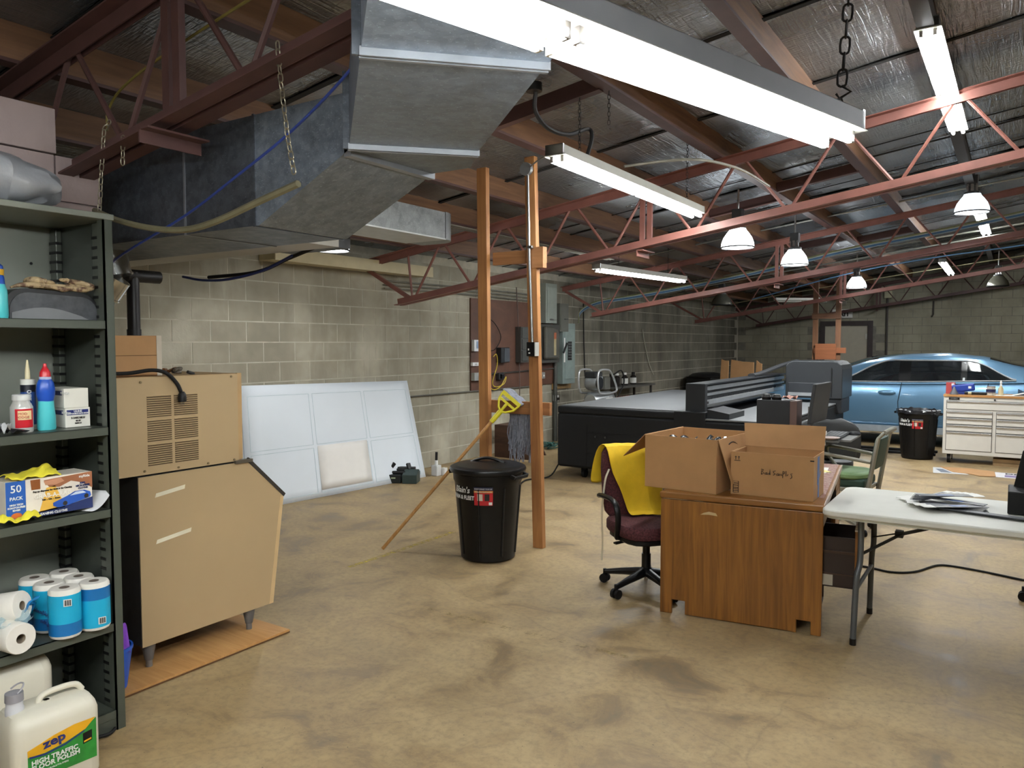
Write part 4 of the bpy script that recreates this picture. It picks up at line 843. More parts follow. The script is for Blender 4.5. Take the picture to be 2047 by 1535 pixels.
# ================================================================ paired fir posts
pf = thing('post_stand', 'tall frame of two fir posts with nailed crosspieces', 'timber frame', (-3.4, 5.15, 0))
def skew(p0, p1, w, d_, nm, mt): MB().bar(p0, p1, w, d_, (0, 1, 0)).build(nm, mt, pf, smooth=False, bevel=.003)
skew((-3.615, 5.16, 0), (-3.645, 5.16, 3.03), .092, .05, 'post', TIMBZ); skew((-3.105, 5.16, 0), (-3.19, 5.16, 3.06), .09, .05, 'post', TIMBZ)
for z, x0, x1 in ((2.3, -3.57, -3.08), (1.1, -3.6, -3.03)): MB().mm((x0, 5.188, z-.052), (x1, 5.226, z+.05)).build('crosspiece', TIMBX, pf, smooth=False, bevel=.003)
MB().mm((-3.16, 5.13, 2.2), (-3.06, 5.186, 2.36)).build('block', TIMBX, pf, smooth=False)
cd = thing('post_conduit', 'steel conduit down the near post to a switch box', 'conduit', (-3.18, 5.1, 1.5))
MB().tube([(-3.19, 5.115, 2.93), (-3.17, 5.115, 2.2), (-3.145, 5.115, 1.62)], .011, 10).build('pipe', STEEL, cd)
MB().lathe([(0, 0), (.05, 0), (.05, .035), (0, .035)], (-3.2, 5.13, 2.96), 20, Matrix.Rotation(math.pi/2, 4, 'X')).build('round_box', P('#9a9d9e', .4, .6), cd)
MB().mm((-3.175, 5.075, 1.515), (-3.1, 5.13, 1.625)).build('switch_box', BLACK, cd, smooth=False, bevel=.004); MB().mm((-3.1005, 5.073, 1.517), (-3.094, 5.13, 1.623)).build('cover_plate', P('#c9c9c4', .4, .4), cd, smooth=False)
MB().mm((-3.16, 5.073, 1.56), (-3.15, 5.0755, 1.575)).mm((-3.155, 5.073, 1.535), (-3.14, 5.0755, 1.545)).build('toggle', WHITE, cd, smooth=False)
MB().mm((-3.185, 5.1, 2.35), (-3.145, 5.13, 2.37)).build('strap', STEEL, cd, smooth=False)
cable('white_cable', 'grey cable from the post box to the tube light', [(-3.16, 5.1, 2.97), (-2.9, 4.8, 2.93), (-2.6, 4.5, 2.88), (-2.34, 4.2, 2.77)], .006, P('#8b8b88', .5))
# ================================================================ bin with lid
def bend(body, size, c, R, phi, z, mat, parent, bold=0, sx=1, align='CENTER', shear=0):
    cu = bpy.data.curves.new('lettering', 'FONT'); cu.body = body; cu.size = size; cu.align_x = align; cu.align_y = 'CENTER'; cu.offset = bold; cu.shear = shear; cu.extrude = .0008; cu.resolution_u = 2
    tmp = bpy.data.objects.new('lettering', cu); me = bpy.data.meshes.new_from_object(tmp); bpy.data.objects.remove(tmp)
    for v in me.vertices:
        a = phi+v.co.x*sx/R; r = R+v.co.z; v.co = TH[parent].inverted() @ (Vector(c)+Vector((r*math.cos(a), r*math.sin(a), z+v.co.y)))
    me.materials.append(mat); o = bpy.data.objects.new('lettering', me); COL.objects.link(o); adopt(o, parent)
def bin_(label, c, lid, phi, h=.70, rt=.272, rb=.205, liner=False):
    t = thing('trash_can', label, 'trash can', c)
    R_ = lambda z: rb+(rt-.012-rb)*z/h
    pr = [(0, .004), (rb-.02, .0), (rb, .015), (R_(.3), .3), (R_(.58), .58), (R_(.6)+.008, .6), (rt-.008, h-.04), (rt, h-.035), (rt, h), (rt-.012, h), (R_(.6)-.01, .58), (rb-.015, .03), (0, .03)]
    MB().lathe(pr, c, 40).build('barrel', BLKPL, t)
    m = MB()
    for k in range(8):
        a = phi+.5+k*math.pi/4
        p0 = Vector(c)+Vector((math.cos(a)*R_(.05), math.sin(a)*R_(.05), .05)); p1 = Vector(c)+Vector((math.cos(a)*R_(.56), math.sin(a)*R_(.56), .56)); m.tube([p0, p1], .008, 6)
    m.build('rib', BLKPL, t)
    for s in (0, math.pi):
        a = phi+.95+s; n_ = Vector((math.cos(a), math.sin(a), 0)); e_ = Vector((-n_.y, n_.x, 0)); q = Vector(c)+n_*(rt+.0)
        MB().bar(q-e_*.085+n_*.022+Vector((0, 0, h-.055)), q+e_*.085+n_*.022+Vector((0, 0, h-.055)), .02, .025).bar(q-e_*.085-n_*.01+Vector((0, 0, h-.04)), q-e_*.085+n_*.03+Vector((0, 0, h-.055)), .02, .03).bar(q+e_*.085-n_*.01+Vector((0, 0, h-.04)), q+e_*.085+n_*.03+Vector((0, 0, h-.055)), .02, .03).build('handle', BLKPL, t, smooth=False, bevel=.004)
    if lid:
        l = MB().lathe([(rt+.012, h-.03), (rt+.018, h-.012), (rt+.012, h+.004), (rt-.02, h+.018), (rt-.05, h+.016), (.12, h+.038), (0, h+.042)], c, 40).build('lid', P('#151516', .32, var=.2, scale=5, spec=.4), t)
        a = phi-.35; e_ = Vector((-math.sin(a), math.cos(a), 0)); cc = Vector(c)+Vector((0, 0, h+.03))
        MB().tube([cc+e_*x+Vector((0, 0, .034*math.cos(x/.13*math.pi/2))) for x in [-.13+.026*i for i in range(11)]], .02, 10, flat=.55).build('grip', P('#141415', .35), l)
    if liner:
        m = MB(); random.seed(4)
        ring = [[Vector(c)+Vector(((rt+dr)*math.cos(2*math.pi*j/40), (rt+dr)*math.sin(2*math.pi*j/40), h+dz+wob(.012))) for j in range(41)] for dr, dz in ((-.03, -.05), (-.01, .008), (.012, -.01), (.014, -.05))]
        m.sheet(ring); m.build('liner', P('#232326', .25, var=.2, bump=.4, bscale=20), t)
        for k in range(9):
            a = phi+wob(1.3); q = Vector(c)+Vector((math.cos(a)*(rt-.01), math.sin(a)*(rt-.01), h+.004)); MB().box(q, (.05+wob(.02), .03, .012), rz4(a)).build('litter_scrap', P('#c9cbd0', .4), t, smooth=False)
    zz = h-.165; R2 = R_(zz)+.006
    st = []
    def patch(u0, u1, z0, z1, mt, nm, e): MB().lathe([(R_(z0)+e, z0), (R_(z1)+e, z1)], c, 10, a0=phi+u0, a1=phi+u1).build(nm, mt, t)
    patch(-.42, .14, h-.25, h-.12, P('#b81f27', .45), 'sticker', .004); patch(-.42, .14, h-.14, h-.115, P('#2b2f4a', .45), 'sticker_band', .006); patch(-.42, .14, h-.156, h-.141, P('#c98a3a', .45), 'sticker_stripe', .006)
    patch(-.32, -.16, h-.215, h-.165, P('#cfc4b4', .5), 'sticker_picture', .006); patch(-.1, .04, h-.215, h-.165, P('#2a211d', .5), 'sticker_picture', .006); patch(.02, .12, h-.246, h-.225, WHITE, 'sticker_barcode', .006)
    WL = P('#e6e6e4', .5)
    bend("Blain's", .062, c, R_(h-.14)+.006, phi-.86, h-.145, WL, t, .001, align='CENTER', shear=.15); bend('FARM & FLEET', .042, c, R_(h-.19)+.006, phi-.86, h-.2, WL, t, .001, sx=.85)
    bend('32 Gallon Black Multi-Purpose Can', .009, c, R_(h-.15)+.008, phi-.14, h-.149, WL, t); bend("DON'T FORGET YOUR LID", .011, c, R_(h-.13)+.008, phi-.14, h-.128, WL, t)
    return t
bin_('large black lidded trash can with white lettering and a red sticker', (-3.3, 4.73, 0), True, math.radians(-55), .69)
# ================================================================ mop
mp = thing('string_mop', 'string mop with yellow clamp leaning on the fir crosspiece', 'mop', (-4.09, 4.42, 0))
F0, F1 = Vector((-4.09, 4.42, .012)), Vector((-3.43, 5.02, 1.03)); dm = (F1-F0).normalized()
MB().tube([F0, F1], [.0135, .0135], 12).build('handle', wood('mop_handle', 'a06f35', 'c2935a', (20, 20, 3), .45), mp)
MB().tube([F1-dm*.05, F1+dm*.06], [.02, .022], 12).build('socket', P('#d8cc2b', .4), mp)
rx = Vector((.838, .546, 0)); rx = (rx-dm*rx.dot(dm)).normalized(); c0 = F1+dm*.06
YP = P('#dbcf2e', .4)
MB().tube([c0, c0+rx*.035+dm*.02, c0+rx*.075+dm*.07, c0+rx*.085+dm*.13], .009, 8).tube([c0, c0-rx*.035+dm*.02, c0-rx*.075+dm*.07, c0-rx*.085+dm*.13], .009, 8).bar(c0-rx*.09+dm*.135, c0+rx*.09+dm*.135, .02, .03).bar(c0-rx*.075+dm*.085, c0+rx*.075+dm*.085, .016, .018).build('clamp_frame', YP, mp)
MB().cyl(c0, c0+dm*.09, .012, n=10).build('clamp_screw', YP, mp)
GM = P('#878a95', .95, var=.25, scale=40, bump=.6, bscale=120)
g0 = c0+dm*.145
top = [g0, Vector((-3.34, 5.16, 1.185)), Vector((-3.33, 5.24, 1.17)), Vector((-3.33, 5.262, 1.05))]
m = MB(); m.sheet([[p+rx*(s*.1)+Vector((0, 0, .006*math.sin(7*s))) for s in [-1+.2*i for i in range(11)]] for p in spline(top, 4)]); m.build('headband', GM, mp, solid=.02)
random.seed(21); m = MB()
for k in range(120):
    x = -3.46+.25*random.random(); y = 5.245+.035*random.random(); L = .26+.12*random.random() if k % 9 else .42
    m.tube(spline([(x, y, 1.07), (x+wob(.012), y+wob(.01), 1.0), (x+wob(.02), y+wob(.01), 1.07-L*.6), (x+wob(.03), y+wob(.01), 1.07-L)], 3), .0045, 5)
setp(m.build('mop_strings', GM, mp), kind='stuff')
# ================================================================ electrical wall
EW = XW+.004
bd = thing('backboard', 'dark brown plywood backboard on the block wall', 'board', (EW, 9.8, .94))
MB().mm((EW, 8.66, .95), (EW+.02, 11.0, 2.24)).build('sheet', wood('dark_plywood', '4a3024', '664230', (12, 2, 3), .6, '3d271d'), bd, smooth=False)
cable('grey_conduit', 'grey conduit along the wall at bench height', [(EW+.02, 7.2, .945), (EW+.02, 9, .94), (EW+.02, 10.6, .935)], .011, P('#55534c', .5), 'conduit', 2)
cable('steel_conduit', 'bright conduit across the brown backboard', [(EW+.04, 8.85, 1.165), (EW+.04, 10.95, 1.2)], .011, STEEL, 'conduit', 2)
cable('wire_loop', 'black wire looping down the brown backboard', [(EW+.05, 8.95, 2.0), (EW+.05, 9.2, 1.9), (EW+.05, 9.36, 1.7), (EW+.05, 9.2, 1.52), (EW+.05, 9.0, 1.5), (EW+.05, 8.98, 1.4), (EW+.05, 9.1, 1.28)], .006, RUBBER)
cable('yellow_lead', 'looped yellow extension cord below the router', [(EW+.08, 9.12, 1.42), (EW+.08, 9.2, 1.45), (EW+.08, 9.22, 1.3), (EW+.08, 9.1, 1.05), (EW+.08, 9.2, .98), (EW+.08, 9.4, 1.02), (EW+.08, 9.45, 1.12), (EW+.08, 9.3, .98), (EW+.08, 9.1, .95), (EW+.08, 8.9, 1.1), (EW+.08, 8.9, 1.2)], .007, P('#c2a836', .5))
cable('drop_cable', 'thin brown cable dropping down the wall past the narrow box', [(EW+.07, 9.75, 2.45), (EW+.07, 9.8, 1.9), (EW+.07, 9.83, 1.3), (EW+.07, 9.84, .85), (EW+.07, 9.78, .6)], .008, P('#5b4a44', .5), k=5)
def ebox(name, label, y0, y1, z0, z1, d_, col, extra=None, rough=.45, metal=.3):
    t = thing(name, label, 'electrical box', (EW, (y0+y1)/2, z0)); mt = P(col, rough, metal, .06)
    MB().mm((EW+.02, y0, z0), (EW+.02+d_, y1, z1)).build('enclosure', mt, t, smooth=False, bevel=.004)
    x = EW+.02+d_
    if extra: extra(t, x, mt)
    return t
def door(t, x, mt, y0, y1, z0, z1, e=.012, nm='door', m2=None): return MB().mm((x, y0, z0), (x+e, y1, z1)).build(nm, m2 or mt, t, smooth=False, bevel=.004)
ebox('meter_trough', 'tall pale grey wiring trough on the block wall', 10.5, 10.85, 1.93, 2.56, .12, '#9aa197', lambda t, x, m_: (door(t, x, m_, 10.53, 10.82, 1.97, 2.5), MB().mm((x+.012, 10.6, 1.98), (x+.02, 10.75, 2.0)).build('latch', STEEL, t, smooth=False)))
def dis(t, x, m_):
    MB().prism([(10.36, 1.36), (10.8, 1.36), (10.8, 1.7), (10.74, 1.84), (10.6, 1.88), (10.36, 1.88)], .07, (x, 0, 0), (0, 1, 0), (0, 0, 1)).build('bulged_cover', P('#5c5a52', .4, .4), t, smooth=False, bevel=.03)
    MB().mm((x+.07, 10.6, 1.42), (x+.073, 10.67, 1.74)).build('rating_label', P('#a89a74', .5), t, smooth=False); MB().mm((x+.073, 10.6, 1.68), (x+.0745, 10.67, 1.78)).build('danger_label', P('#a85a3a', .5), t, smooth=False)
    MB().bar((x+.03, 10.98, 1.45), (x+.09, 11.0, 1.62), .03, .03).build('lever', DKST, t, smooth=False)
ebox('disconnect_switch', 'large dark grey disconnect switch with a bulged cover', 10.28, 10.9, 1.3, 1.91, .14, '#4b4a45', dis)
ebox('breaker_box', 'mid grey hinged box beside the trough', 10.93, 11.22, 1.8, 2.26, .13, '#6e6e65', lambda t, x, m_: (door(t, x, m_, 10.95, 11.2, 1.83, 2.22), MB().mm((x+.012, 11.06, 2.0), (x+.03, 11.16, 2.01)).build('latch', DKST, t, smooth=False)))
def pan(t, x, m_):
    door(t, x, m_, 11.12, 11.42, 1.02, 1.84, .008, 'door', P('#8f9d98', .4, .2)); door(t, x+.008, m_, 11.2, 11.34, 1.33, 1.64, .002, 'breaker_window', BLACK)
    m = MB()
    for k in range(6): m.mm((x+.01, 11.22, 1.36+k*.045), (x+.014, 11.26, 1.385+k*.045)).mm((x+.01, 11.28, 1.36+k*.045), (x+.014, 11.32, 1.385+k*.045))
    m.build('breaker_toggle', P('#5a5c5c', .5), t, smooth=False); MB().mm((x+.008, 11.07, 1.3), (x+.0095, 11.11, 1.7)).build('directory_card', WHITE, t, smooth=False)
ebox('breaker_cabinet', 'pale blue grey breaker panel with a dark breaker window', 11.05, 11.47, .94, 1.94, .12, '#8a9893', pan)
ebox('fuse_box', 'narrow dark grey box behind the fir post', 9.8, 10.02, 1.32, 1.86, .1, '#4e4e4a', lambda t, x, m_: [door(t, x, m_, 9.82, 10.0, 1.34+k*.175, 1.5+k*.175) for k in range(3)])
ebox('router', 'small black router on the brown backboard', 9.28, 9.5, 1.33, 1.55, .09, '#26282b', lambda t, x, m_: door(t, x, m_, 9.36, 9.5, 1.34, 1.54, .006, 'face', P('#3f444a', .4)))
ebox('alarm_keypad', 'small white alarm keypad at the edge of the backboard', 8.67, 8.8, 1.5, 1.66, .05, '#d9dadb', lambda t, x, m_: door(t, x, m_, 8.72, 8.78, 1.54, 1.64, .003, 'screen', P('#8a9bb5', .3)))
ebox('sensor', 'tiny white sensor under the keypad', 8.65, 8.8, 1.295, 1.345, .04, '#dedede', lambda t, x, m_: door(t, x, m_, 8.7, 8.75, 1.31, 1.33, .002, 'lens', P('#a9a9a9', .3)))
ebox('outlet', 'galvanized outlet box at the lower corner of the backboard', 8.66, 8.85, 1.09, 1.2, .06, '#a9aba8', lambda t, x, m_: door(t, x, m_, 8.76, 8.83, 1.1, 1.17, .03, 'black_adaptor', BLACK))
ebox('outlet', 'dark outlet box below the router', 9.27, 9.4, 1.08, 1.18, .06, '#3a3a3a', lambda t, x, m_: door(t, x, m_, 9.3, 9.37, 1.1, 1.16, .03, 'adaptor', BLACK))
ebox('outlet', 'small grey switch box on the backboard beyond the post', 10.5, 10.6, 1.05, 1.15, .05, '#8c8e8c', lambda t, x, m_: door(t, x, m_, 10.54, 10.56, 1.08, 1.11, .012, 'toggle', WHITE))
ebox('outlet', 'low outlet with a plugged black cord near the printer', 10.93, 11.05, .66, .76, .05, '#c4c5c2', lambda t, x, m_: door(t, x, m_, 10.96, 11.02, .68, .72, .03, 'plug', BLACK))
setp(MB().mm((EW, 10.93, .85), (EW+.02, 11.55, 1.0)).mm((EW, 11.0, 1.0), (EW+.02, 11.5, 1.95)).build('mounting_board', wood('raw_board', '8d6f45', 'a88a5c', (2, 16, 2))), 'raw pine board behind the breaker panel', 'board')
setp(MB().tube([(EW+.05, 10.96, 0), (EW+.05, 10.96, 1.3)], .035, 12).build('large_conduit', P('#53544f', .45, .4)), 'thick grey conduit rising from the floor to the disconnect', 'conduit')
cable('black_drop_cord', 'black cord hanging down the wall to the compressor', [(EW+.04, 11.95, 2.3), (EW+.04, 11.97, 1.7), (EW+.06, 11.98, 1.1), (EW+.3, 11.6, .9)], .011, RUBBER, 'cable')
setp(cable('speckled_string', 'thin white speckled cord slanting down the dark wall', [(EW+.02, 14.55, 1.9), (EW+.02, 14.65, 1.65), (EW+.02, 14.9, 1.2), (EW+.02, 15.15, .95)], .008, P('#b9b7a8', .5)), None)
# brown step stringers and cord by the wall
st = thing('step_stool', 'dark brown plywood steps behind the fir posts', 'steps', (-5.75, 9.2, 0))
BR_ = wood('brown_ply', '3f2a20', '5a3d2c', (2, 12, 12), .6); prof = [(0, 0), (.55, 0), (.4, .28), (.3, .28), (.3, .42), (.24, .46), (0, .46)]
for y in (9.0, 9.5): MB().prism(prof, .02, (-6.15, y, 0), (1, 0, 0), (0, 0, 1)).build('stringer', BR_, st, smooth=False)
MB().mm((-6.15, 8.98, .0), (-5.55, 8.985, .36)).build('side_board', BR_, st, smooth=False); MB().mm((-5.86, 9.0, .27), (-5.72, 9.5, .29)).build('tread', P('#8d7a60', .8), st, smooth=False)
MB().mm((-6.15, 9.0, .44), (-5.9, 9.5, .46)).build('tread', BR_, st, smooth=False)
random.seed(8); cable('green_cable', 'tangled green cord on the floor by the wall', [(-5.9+wob(.13), 10.15+wob(.2), .015+.09*random.random()) for k in range(22)], .009, P('#1f4a44', .6), 'cord', 4, 6)
# ================================================================ flatbed printer
PBK = P('#151618', .55, var=.06, scale=3, spec=.3); PGR = P('#222427', .5, var=.06, scale=3, spec=.35); BED = P('#6a6c6e', .45, .2, .06, 3); RAIL = P('#a9acae', .3, .5, .08)
pr_ = thing('flatbed_printer', 'large charcoal flatbed printer with a long gantry and carriage', 'printer', (-3.3, 9.8, 0))
X0, X1, YN, YR = -4.6, -2.0, 8.05, 11.7
MB().mm((X0, YN, .13), (X1, YR, .78)).build('base_cabinet', PBK, pr_, smooth=False, bevel=.03)
MB().mm((X0+.003, YN+.003, .775), (-3.1, YR-.003, .86)).build('bed_side', PBK, pr_, smooth=False, bevel=.02)
MB().mm((X0+.05, YN+.03, .86), (-2.95, YR-.03, .872)).build('bed_top', BED, pr_, smooth=False)
MB().mm((-2.78, YN+.0, .785), (X1, YR-.05, .8)).build('side_deck', P('#6d6f70', .45, .2), pr_, smooth=False)
MB().mm((-3.12, YN-.005, .6), (-2.76, YN+.75, .87)).build('gantry_foot', PBK, pr_, smooth=False, bevel=.01)
MB().prism([(-2.76, .8), (-2.52, .8), (-2.52, .86), (-2.76, .9)], .55, (0, YN+.6, 0), (1, 0, 0), (0, 0, 1)).build('gantry_skirt', PGR, pr_, smooth=False)
MB().mm((-3.01, YN+.06, .86), (-2.79, YN+.14, 1.175)).build('gantry_end', PGR, pr_, smooth=False, bevel=.006)
MB().mm((-3.0, YN+.14, .93), (-2.86, YR, 1.16)).build('gantry_beam', PGR, pr_, smooth=False, bevel=.004)
MB().mm((-3.01, YN+.1, 1.155), (-2.8, YR, 1.172)).build('gantry_top', P('#1f2124', .4), pr_, smooth=False)
for z0, z1, m_ in ((1.09, 1.14, RAIL), (1.03, 1.06, RAIL), (.93, .985, RAIL)): MB().mm((-2.862, YN+.14, z0), (-2.83, YR, z1)).build('rail', m_, pr_, smooth=False, bevel=.006)
for z in (1.07, .945): MB().mm((-2.835, YN+.145, z), (-2.815, YN+.26, z+.025)).build('rail_stop', BLACK, pr_, smooth=False)
m = MB()
for k in range(16): m.cyl((-2.858, YN+.3+k*.2, .99), (-2.85, YN+.3+k*.2, .99), .012, n=8)
setp(m.build('rail_bolts', CHROME, pr_), kind='stuff')
# carriage at the far end of the gantry
ca_ = [(-2.66, .86), (-1.92, .86), (-1.92, 1.26), (-1.94, 1.32), (-1.99, 1.36), (-2.05, 1.37), (-2.56, 1.37), (-2.62, 1.35), (-2.66, 1.3)]
c_ = MB().prism(ca_, .75, (0, YR+.12, 0), (1, 0, 0), (0, 0, 1)).build('carriage', P('#26292c', .42, var=.05), pr_, smooth=False, bevel=.012)
MB().mm((-2.62, YR-.64, .93), (-2.1, YR-.628, 1.07)).build('front_drawer', P('#2c2f33', .4), c_, smooth=False, bevel=.01)
MB().mm((-2.62, YR-.645, .89), (-2.1, YR-.628, .935)).build('drawer_lip', RAIL, c_, smooth=False); MB().mm((-2.06, YR-.64, .88), (-2.052, YR-.628, 1.28)).build('cover_seam', BLACK, c_, smooth=False)
MB().mm((-2.14, YR-.6, .66), (-1.93, YR, .86)).build('lower_housing', PGR, pr_, smooth=False, bevel=.01)
MB().tube(spline([(-2.9, YN+2.2, 1.19), (-2.9, YN+2.6, 1.2), (-2.75, YR-.5, 1.3), (-2.6, YR-.2, 1.36)], 6), .05, 8, flat=.5).build('cable_chain', P('#2a2b2d', .5), pr_)
m = MB().mm((-4.2, YN-.003, .32), (-2.2, YN+.0, .326)).mm((-4.2, YN-.003, .15), (-4.194, YN, .65)).mm((-3.25, YN-.003, .15), (-3.244, YN, .56)).mm((-4.2, YN-.003, .56), (-2.2, YN, .566))
m.build('door_seams', BLACK, pr_, smooth=False)
for x in (-4.08, -3.95, -3.4, -3.32): MB().cyl((x, YN-.012, .52), (x, YN, .52), .012, n=10).build('latch', P('#5a5c5e', .3, .8), pr_)
for x in (-4.3, -4.1, -2.2):
    for y in (YN+.15, YR-.2): MB().cyl((x-.02, y, .055), (x+.02, y, .055), .055, n=16).mm((x-.03, y-.03, .08), (x+.03, y+.03, .135)).build('caster', RUBBER, pr_, smooth=False)
cable('printer_lead', 'black power cord trailing from the printer to the floor', [(-4.56, 8.25, .28), (-4.6, 8.1, .15), (-4.62, 7.9, .02), (-4.75, 7.6, .012), (-4.6, 7.2, .012), (-4.4, 6.9, .012)], .009, RUBBER, 'cable')
# ================================================================ compressor and bench behind the printer
cp = thing('air_compressor', 'silver portable air compressor with a tubular roll cage', 'compressor', (-5.65, 11.2, .0))
T_ = Matrix.Translation((-5.6, 11.2, .56)); SIL = P('#a7aaab', .3, .7, .06)
def lp(m): m.v = [T_ @ v for v in m.v]; return m
MB().mm((-5.85, 10.75, 0), (-5.35, 11.75, .555)).build('stand', P('#4a4a46', .7), cp, smooth=False)
lp(MB().lathe([(0, -.34), (.1, -.34), (.13, -.3), (.135, -.2), (.135, .2), (.13, .3), (.1, .34), (0, .34)], (0, 0, .14), 24, Matrix.Rotation(math.pi/2, 4, 'X'))).build('tank', SIL, cp)
for x in (-.17, .17): lp(MB().tube(spline([(x, -.4, .34), (x, -.42, .5), (x, -.36, .62), (x, -.1, .63), (x, .05, .58), (x, .25, .35), (x, .2, .26), (x, -.3, .26), (x, -.4, .34)], 5), .016, 8)).build('roll_cage', P('#c9caca', .3, .6), cp)
lp(MB().lathe([(0, -.1), (.1, -.1), (.12, -.07), (.12, .06), (.1, .1), (0, .1)], (.0, -.25, .42), 24, Matrix.Rotation(math.pi/2, 4, 'Y'))).build('motor', P('#8f9394', .4, .4), cp)
lp(MB().cyl((.1, -.25, .42), (.135, -.25, .42), .1, n=24)).build('fan_guard', BLACK, cp); lp(MB().mm((-.1, -.35, .5), (.1, -.1, .6))).build('cylinder_head', P('#26282a', .5), cp, smooth=False, bevel=.02)
lp(MB().mm((.05, -.32, .46), (.12, -.14, .52))).build('cooling_fins', P('#c2c4c4', .4, .5), cp, smooth=False); lp(MB().mm((-.08, .0, .3), (.1, .18, .5))).build('manifold', P('#6b6a62', .5, .5), cp, smooth=False, bevel=.01)
lp(MB().mm((.134, -.05, .1), (.137, .2, .17))).build('brand_plate', WHITE, cp, smooth=False)
MB().tube([(-5.5+.05*math.cos(k*.9), 11.62+.013*k, .66+.05*math.sin(k*.9)) for k in range(44)], .012, 6).build('hose_coil', P('#d8402a', .4), cp)
MB().tube(spline([(-5.5, 11.5, 1.1), (-5.5, 11.8, 1.15), (-5.5, 11.9, .95), (-5.5, 11.7, .75), (-5.5, 11.63, .68)], 6), .012, 7).build('air_hose', RUBBER, cp)
bn = thing('side_bench', 'low dark bench along the wall behind the printer', 'bench', (-6.05, 13.2, 0))
MB().mm((-6.3, 12.3, .8), (-5.85, 14.1, .83)).build('top', P('#4a4945', .6), bn, smooth=False)
for y in (12.4, 14.0):
    for x in (-6.25, -5.9): MB().mm((x-.02, y-.02, 0), (x+.02, y+.02, .8)).build('leg', P('#3a3936', .6), bn, smooth=False)
for k, (y, lb) in enumerate(((12.55, 'dark ink jug nearest the compressor'), (12.78, 'dark ink bottle with a white cap beside the jug'), (13.12, 'ink bottle with white label and white cap'), (13.5, 'ink bottle with white label and black cap'))):
    t = thing('ink_bottle', lb, 'bottle', (-6.05, y, .83), 0, 'ink bottles on the side bench'); w = 1.25 if k < 1 else 1
    MB().lathe([(0, 0), (.055*w, 0), (.06*w, .01), (.06*w, .15), (.03, .185), (.03, .2), (0, .2)], (-6.05, y, .83), 18).build('body', P('#241f1d', .3), t)
    MB().lathe([(.034, .195), (.034, .235), (0, .235)], (-6.05, y, .83), 16).build('cap', BLACK if k in (0, 3) else WHITE, t)
    if k > 1: MB().lathe([(.0608, .03), (.0608, .13)], (-6.05, y, .83), 18).build('label_wrap', P('#e3e1da', .5), t)
tb_ = thing('tote_bin', 'black tote bin draped with a bag in the far corner', 'bin', (-5.9, 17.2, 0))
MB().prism([(-.45, 0), (.45, 0), (.5, .85), (-.5, .85)], .6, (-6.2, 17.2, 0), (0, 1, 0), (0, 0, 1), (1, 0, 0)).build('bin', BLACK, tb_, smooth=False, bevel=.03); MB().lathe([(.6, 0), (.62, .03), (.5, .08), (.3, .1), (0, .09)], (-5.9, 17.2, .84), 20, sx=.55).build('bag', P('#19191b', .4, bump=.5, bscale=14), tb_)
for k, (x0, x1, a, lb) in enumerate(((-5.2, -5.0, .0, 'narrow flattened carton at the back of the cardboard heap'), (-5.02, -4.5, .05, 'widest flattened carton leaning by the far wall'), (-4.52, -4.36, -.03, 'short flattened carton at the end of the cardboard heap'))):
    setp(MB().prism([(x0, .0), (x1, .0), (x1-.03, 1.24-.03*k), ((x0+x1)/2, 1.24-.02*k), (x0+.02, 1.27-.01*k)], .04, (0, 15.95+.1*k, 0), (1, 0, 0), (0, .12, 1)).build('flat_carton', CARD, smooth=False), lb, 'cardboard', 'flattened cartons by the far wall')
# far timber frame
ff = thing('ladder_stand', 'slim ladder shaped timber frame in front of the exit door', 'timber frame', (-3.2, 16.7, 0))
for x in (-3.44, -3.0): MB().mm((x-.05, 16.7, 0), (x+.05, 16.75, 2.93)).build('post', wood('shaded_fir', '5f3f2a', '7d573a', (20, 20, 1.3)), ff, smooth=False)  # posts and crosspiece darkened: the stand's shade is put into the wood colour
MB().mm((-3.5, 16.66, 2.11), (-2.94, 16.7, 2.22)).build('crosspiece', wood('shaded_crosspiece', '5f3f2a', '7d573a', (1.3, 20, 20)), ff, smooth=False); MB().mm((-3.45, 16.66, 1.41), (-2.84, 16.7, 1.52)).mm((-3.42, 16.64, 1.28), (-3.02, 16.66, 1.6)).build('crosspiece', wood('red_board', '7d4a2c', '945a36', (1.3, 18, 18)), ff, smooth=False)
# ================================================================ computer cart
kc = thing('computer_cart', 'black wheeled computer cart with keyboard tray', 'cart', (-1.6, 7.15, 0))
MB().mm((-2.0, 6.85, .715), (-1.35, 7.5, .74)).build('top', P('#2a2b2d', .5), kc, smooth=False); MB().mm((-1.98, 6.9, .12), (-1.47, 7.45, .715)).build('cabinet', P('#1d1e20', .6), kc, smooth=False)
MB().mm((-1.48, 6.9, .79), (-1.12, 7.4, .805)).build('keyboard_tray', P('#7d7d7b', .5), kc, smooth=False)
for x in (-1.9, -1.52):
    for y in (6.95, 7.4): MB().cyl((x-.015, y, .05), (x+.015, y, .05), .05, n=14).mm((x-.01, y-.01, .05), (x+.01, y+.01, .13)).build('caster', RUBBER, kc, smooth=False)
tw = thing('computer_tower', 'dark computer tower standing on the cart', 'computer', (-1.78, 7.05, .74))
MB().mm((-1.93, 7.0, .742), (-1.64, 7.2, 1.11)).build('case', P('#1d1f22', .5), tw, smooth=False, bevel=.004); MB().mm((-1.642, 7.0, .745), (-1.58, 7.2, 1.108)).build('front_bezel', P('#5a4640', .45), tw, smooth=False, bevel=.006)
mn = thing('flat_monitor', 'flat monitor turned side on beside the computer tower', 'monitor', (-1.46, 7.2, .742))
MB().prism([(-.27, .17), (.27, .17), (.27, .52), (-.27, .52)], .03, (-1.47, 7.26, .74), (.05, 1, 0), (.12, 0, 1), (-1, 0, .1)).build('panel', P('#2b2d2f', .5), mn, smooth=False, bevel=.006)
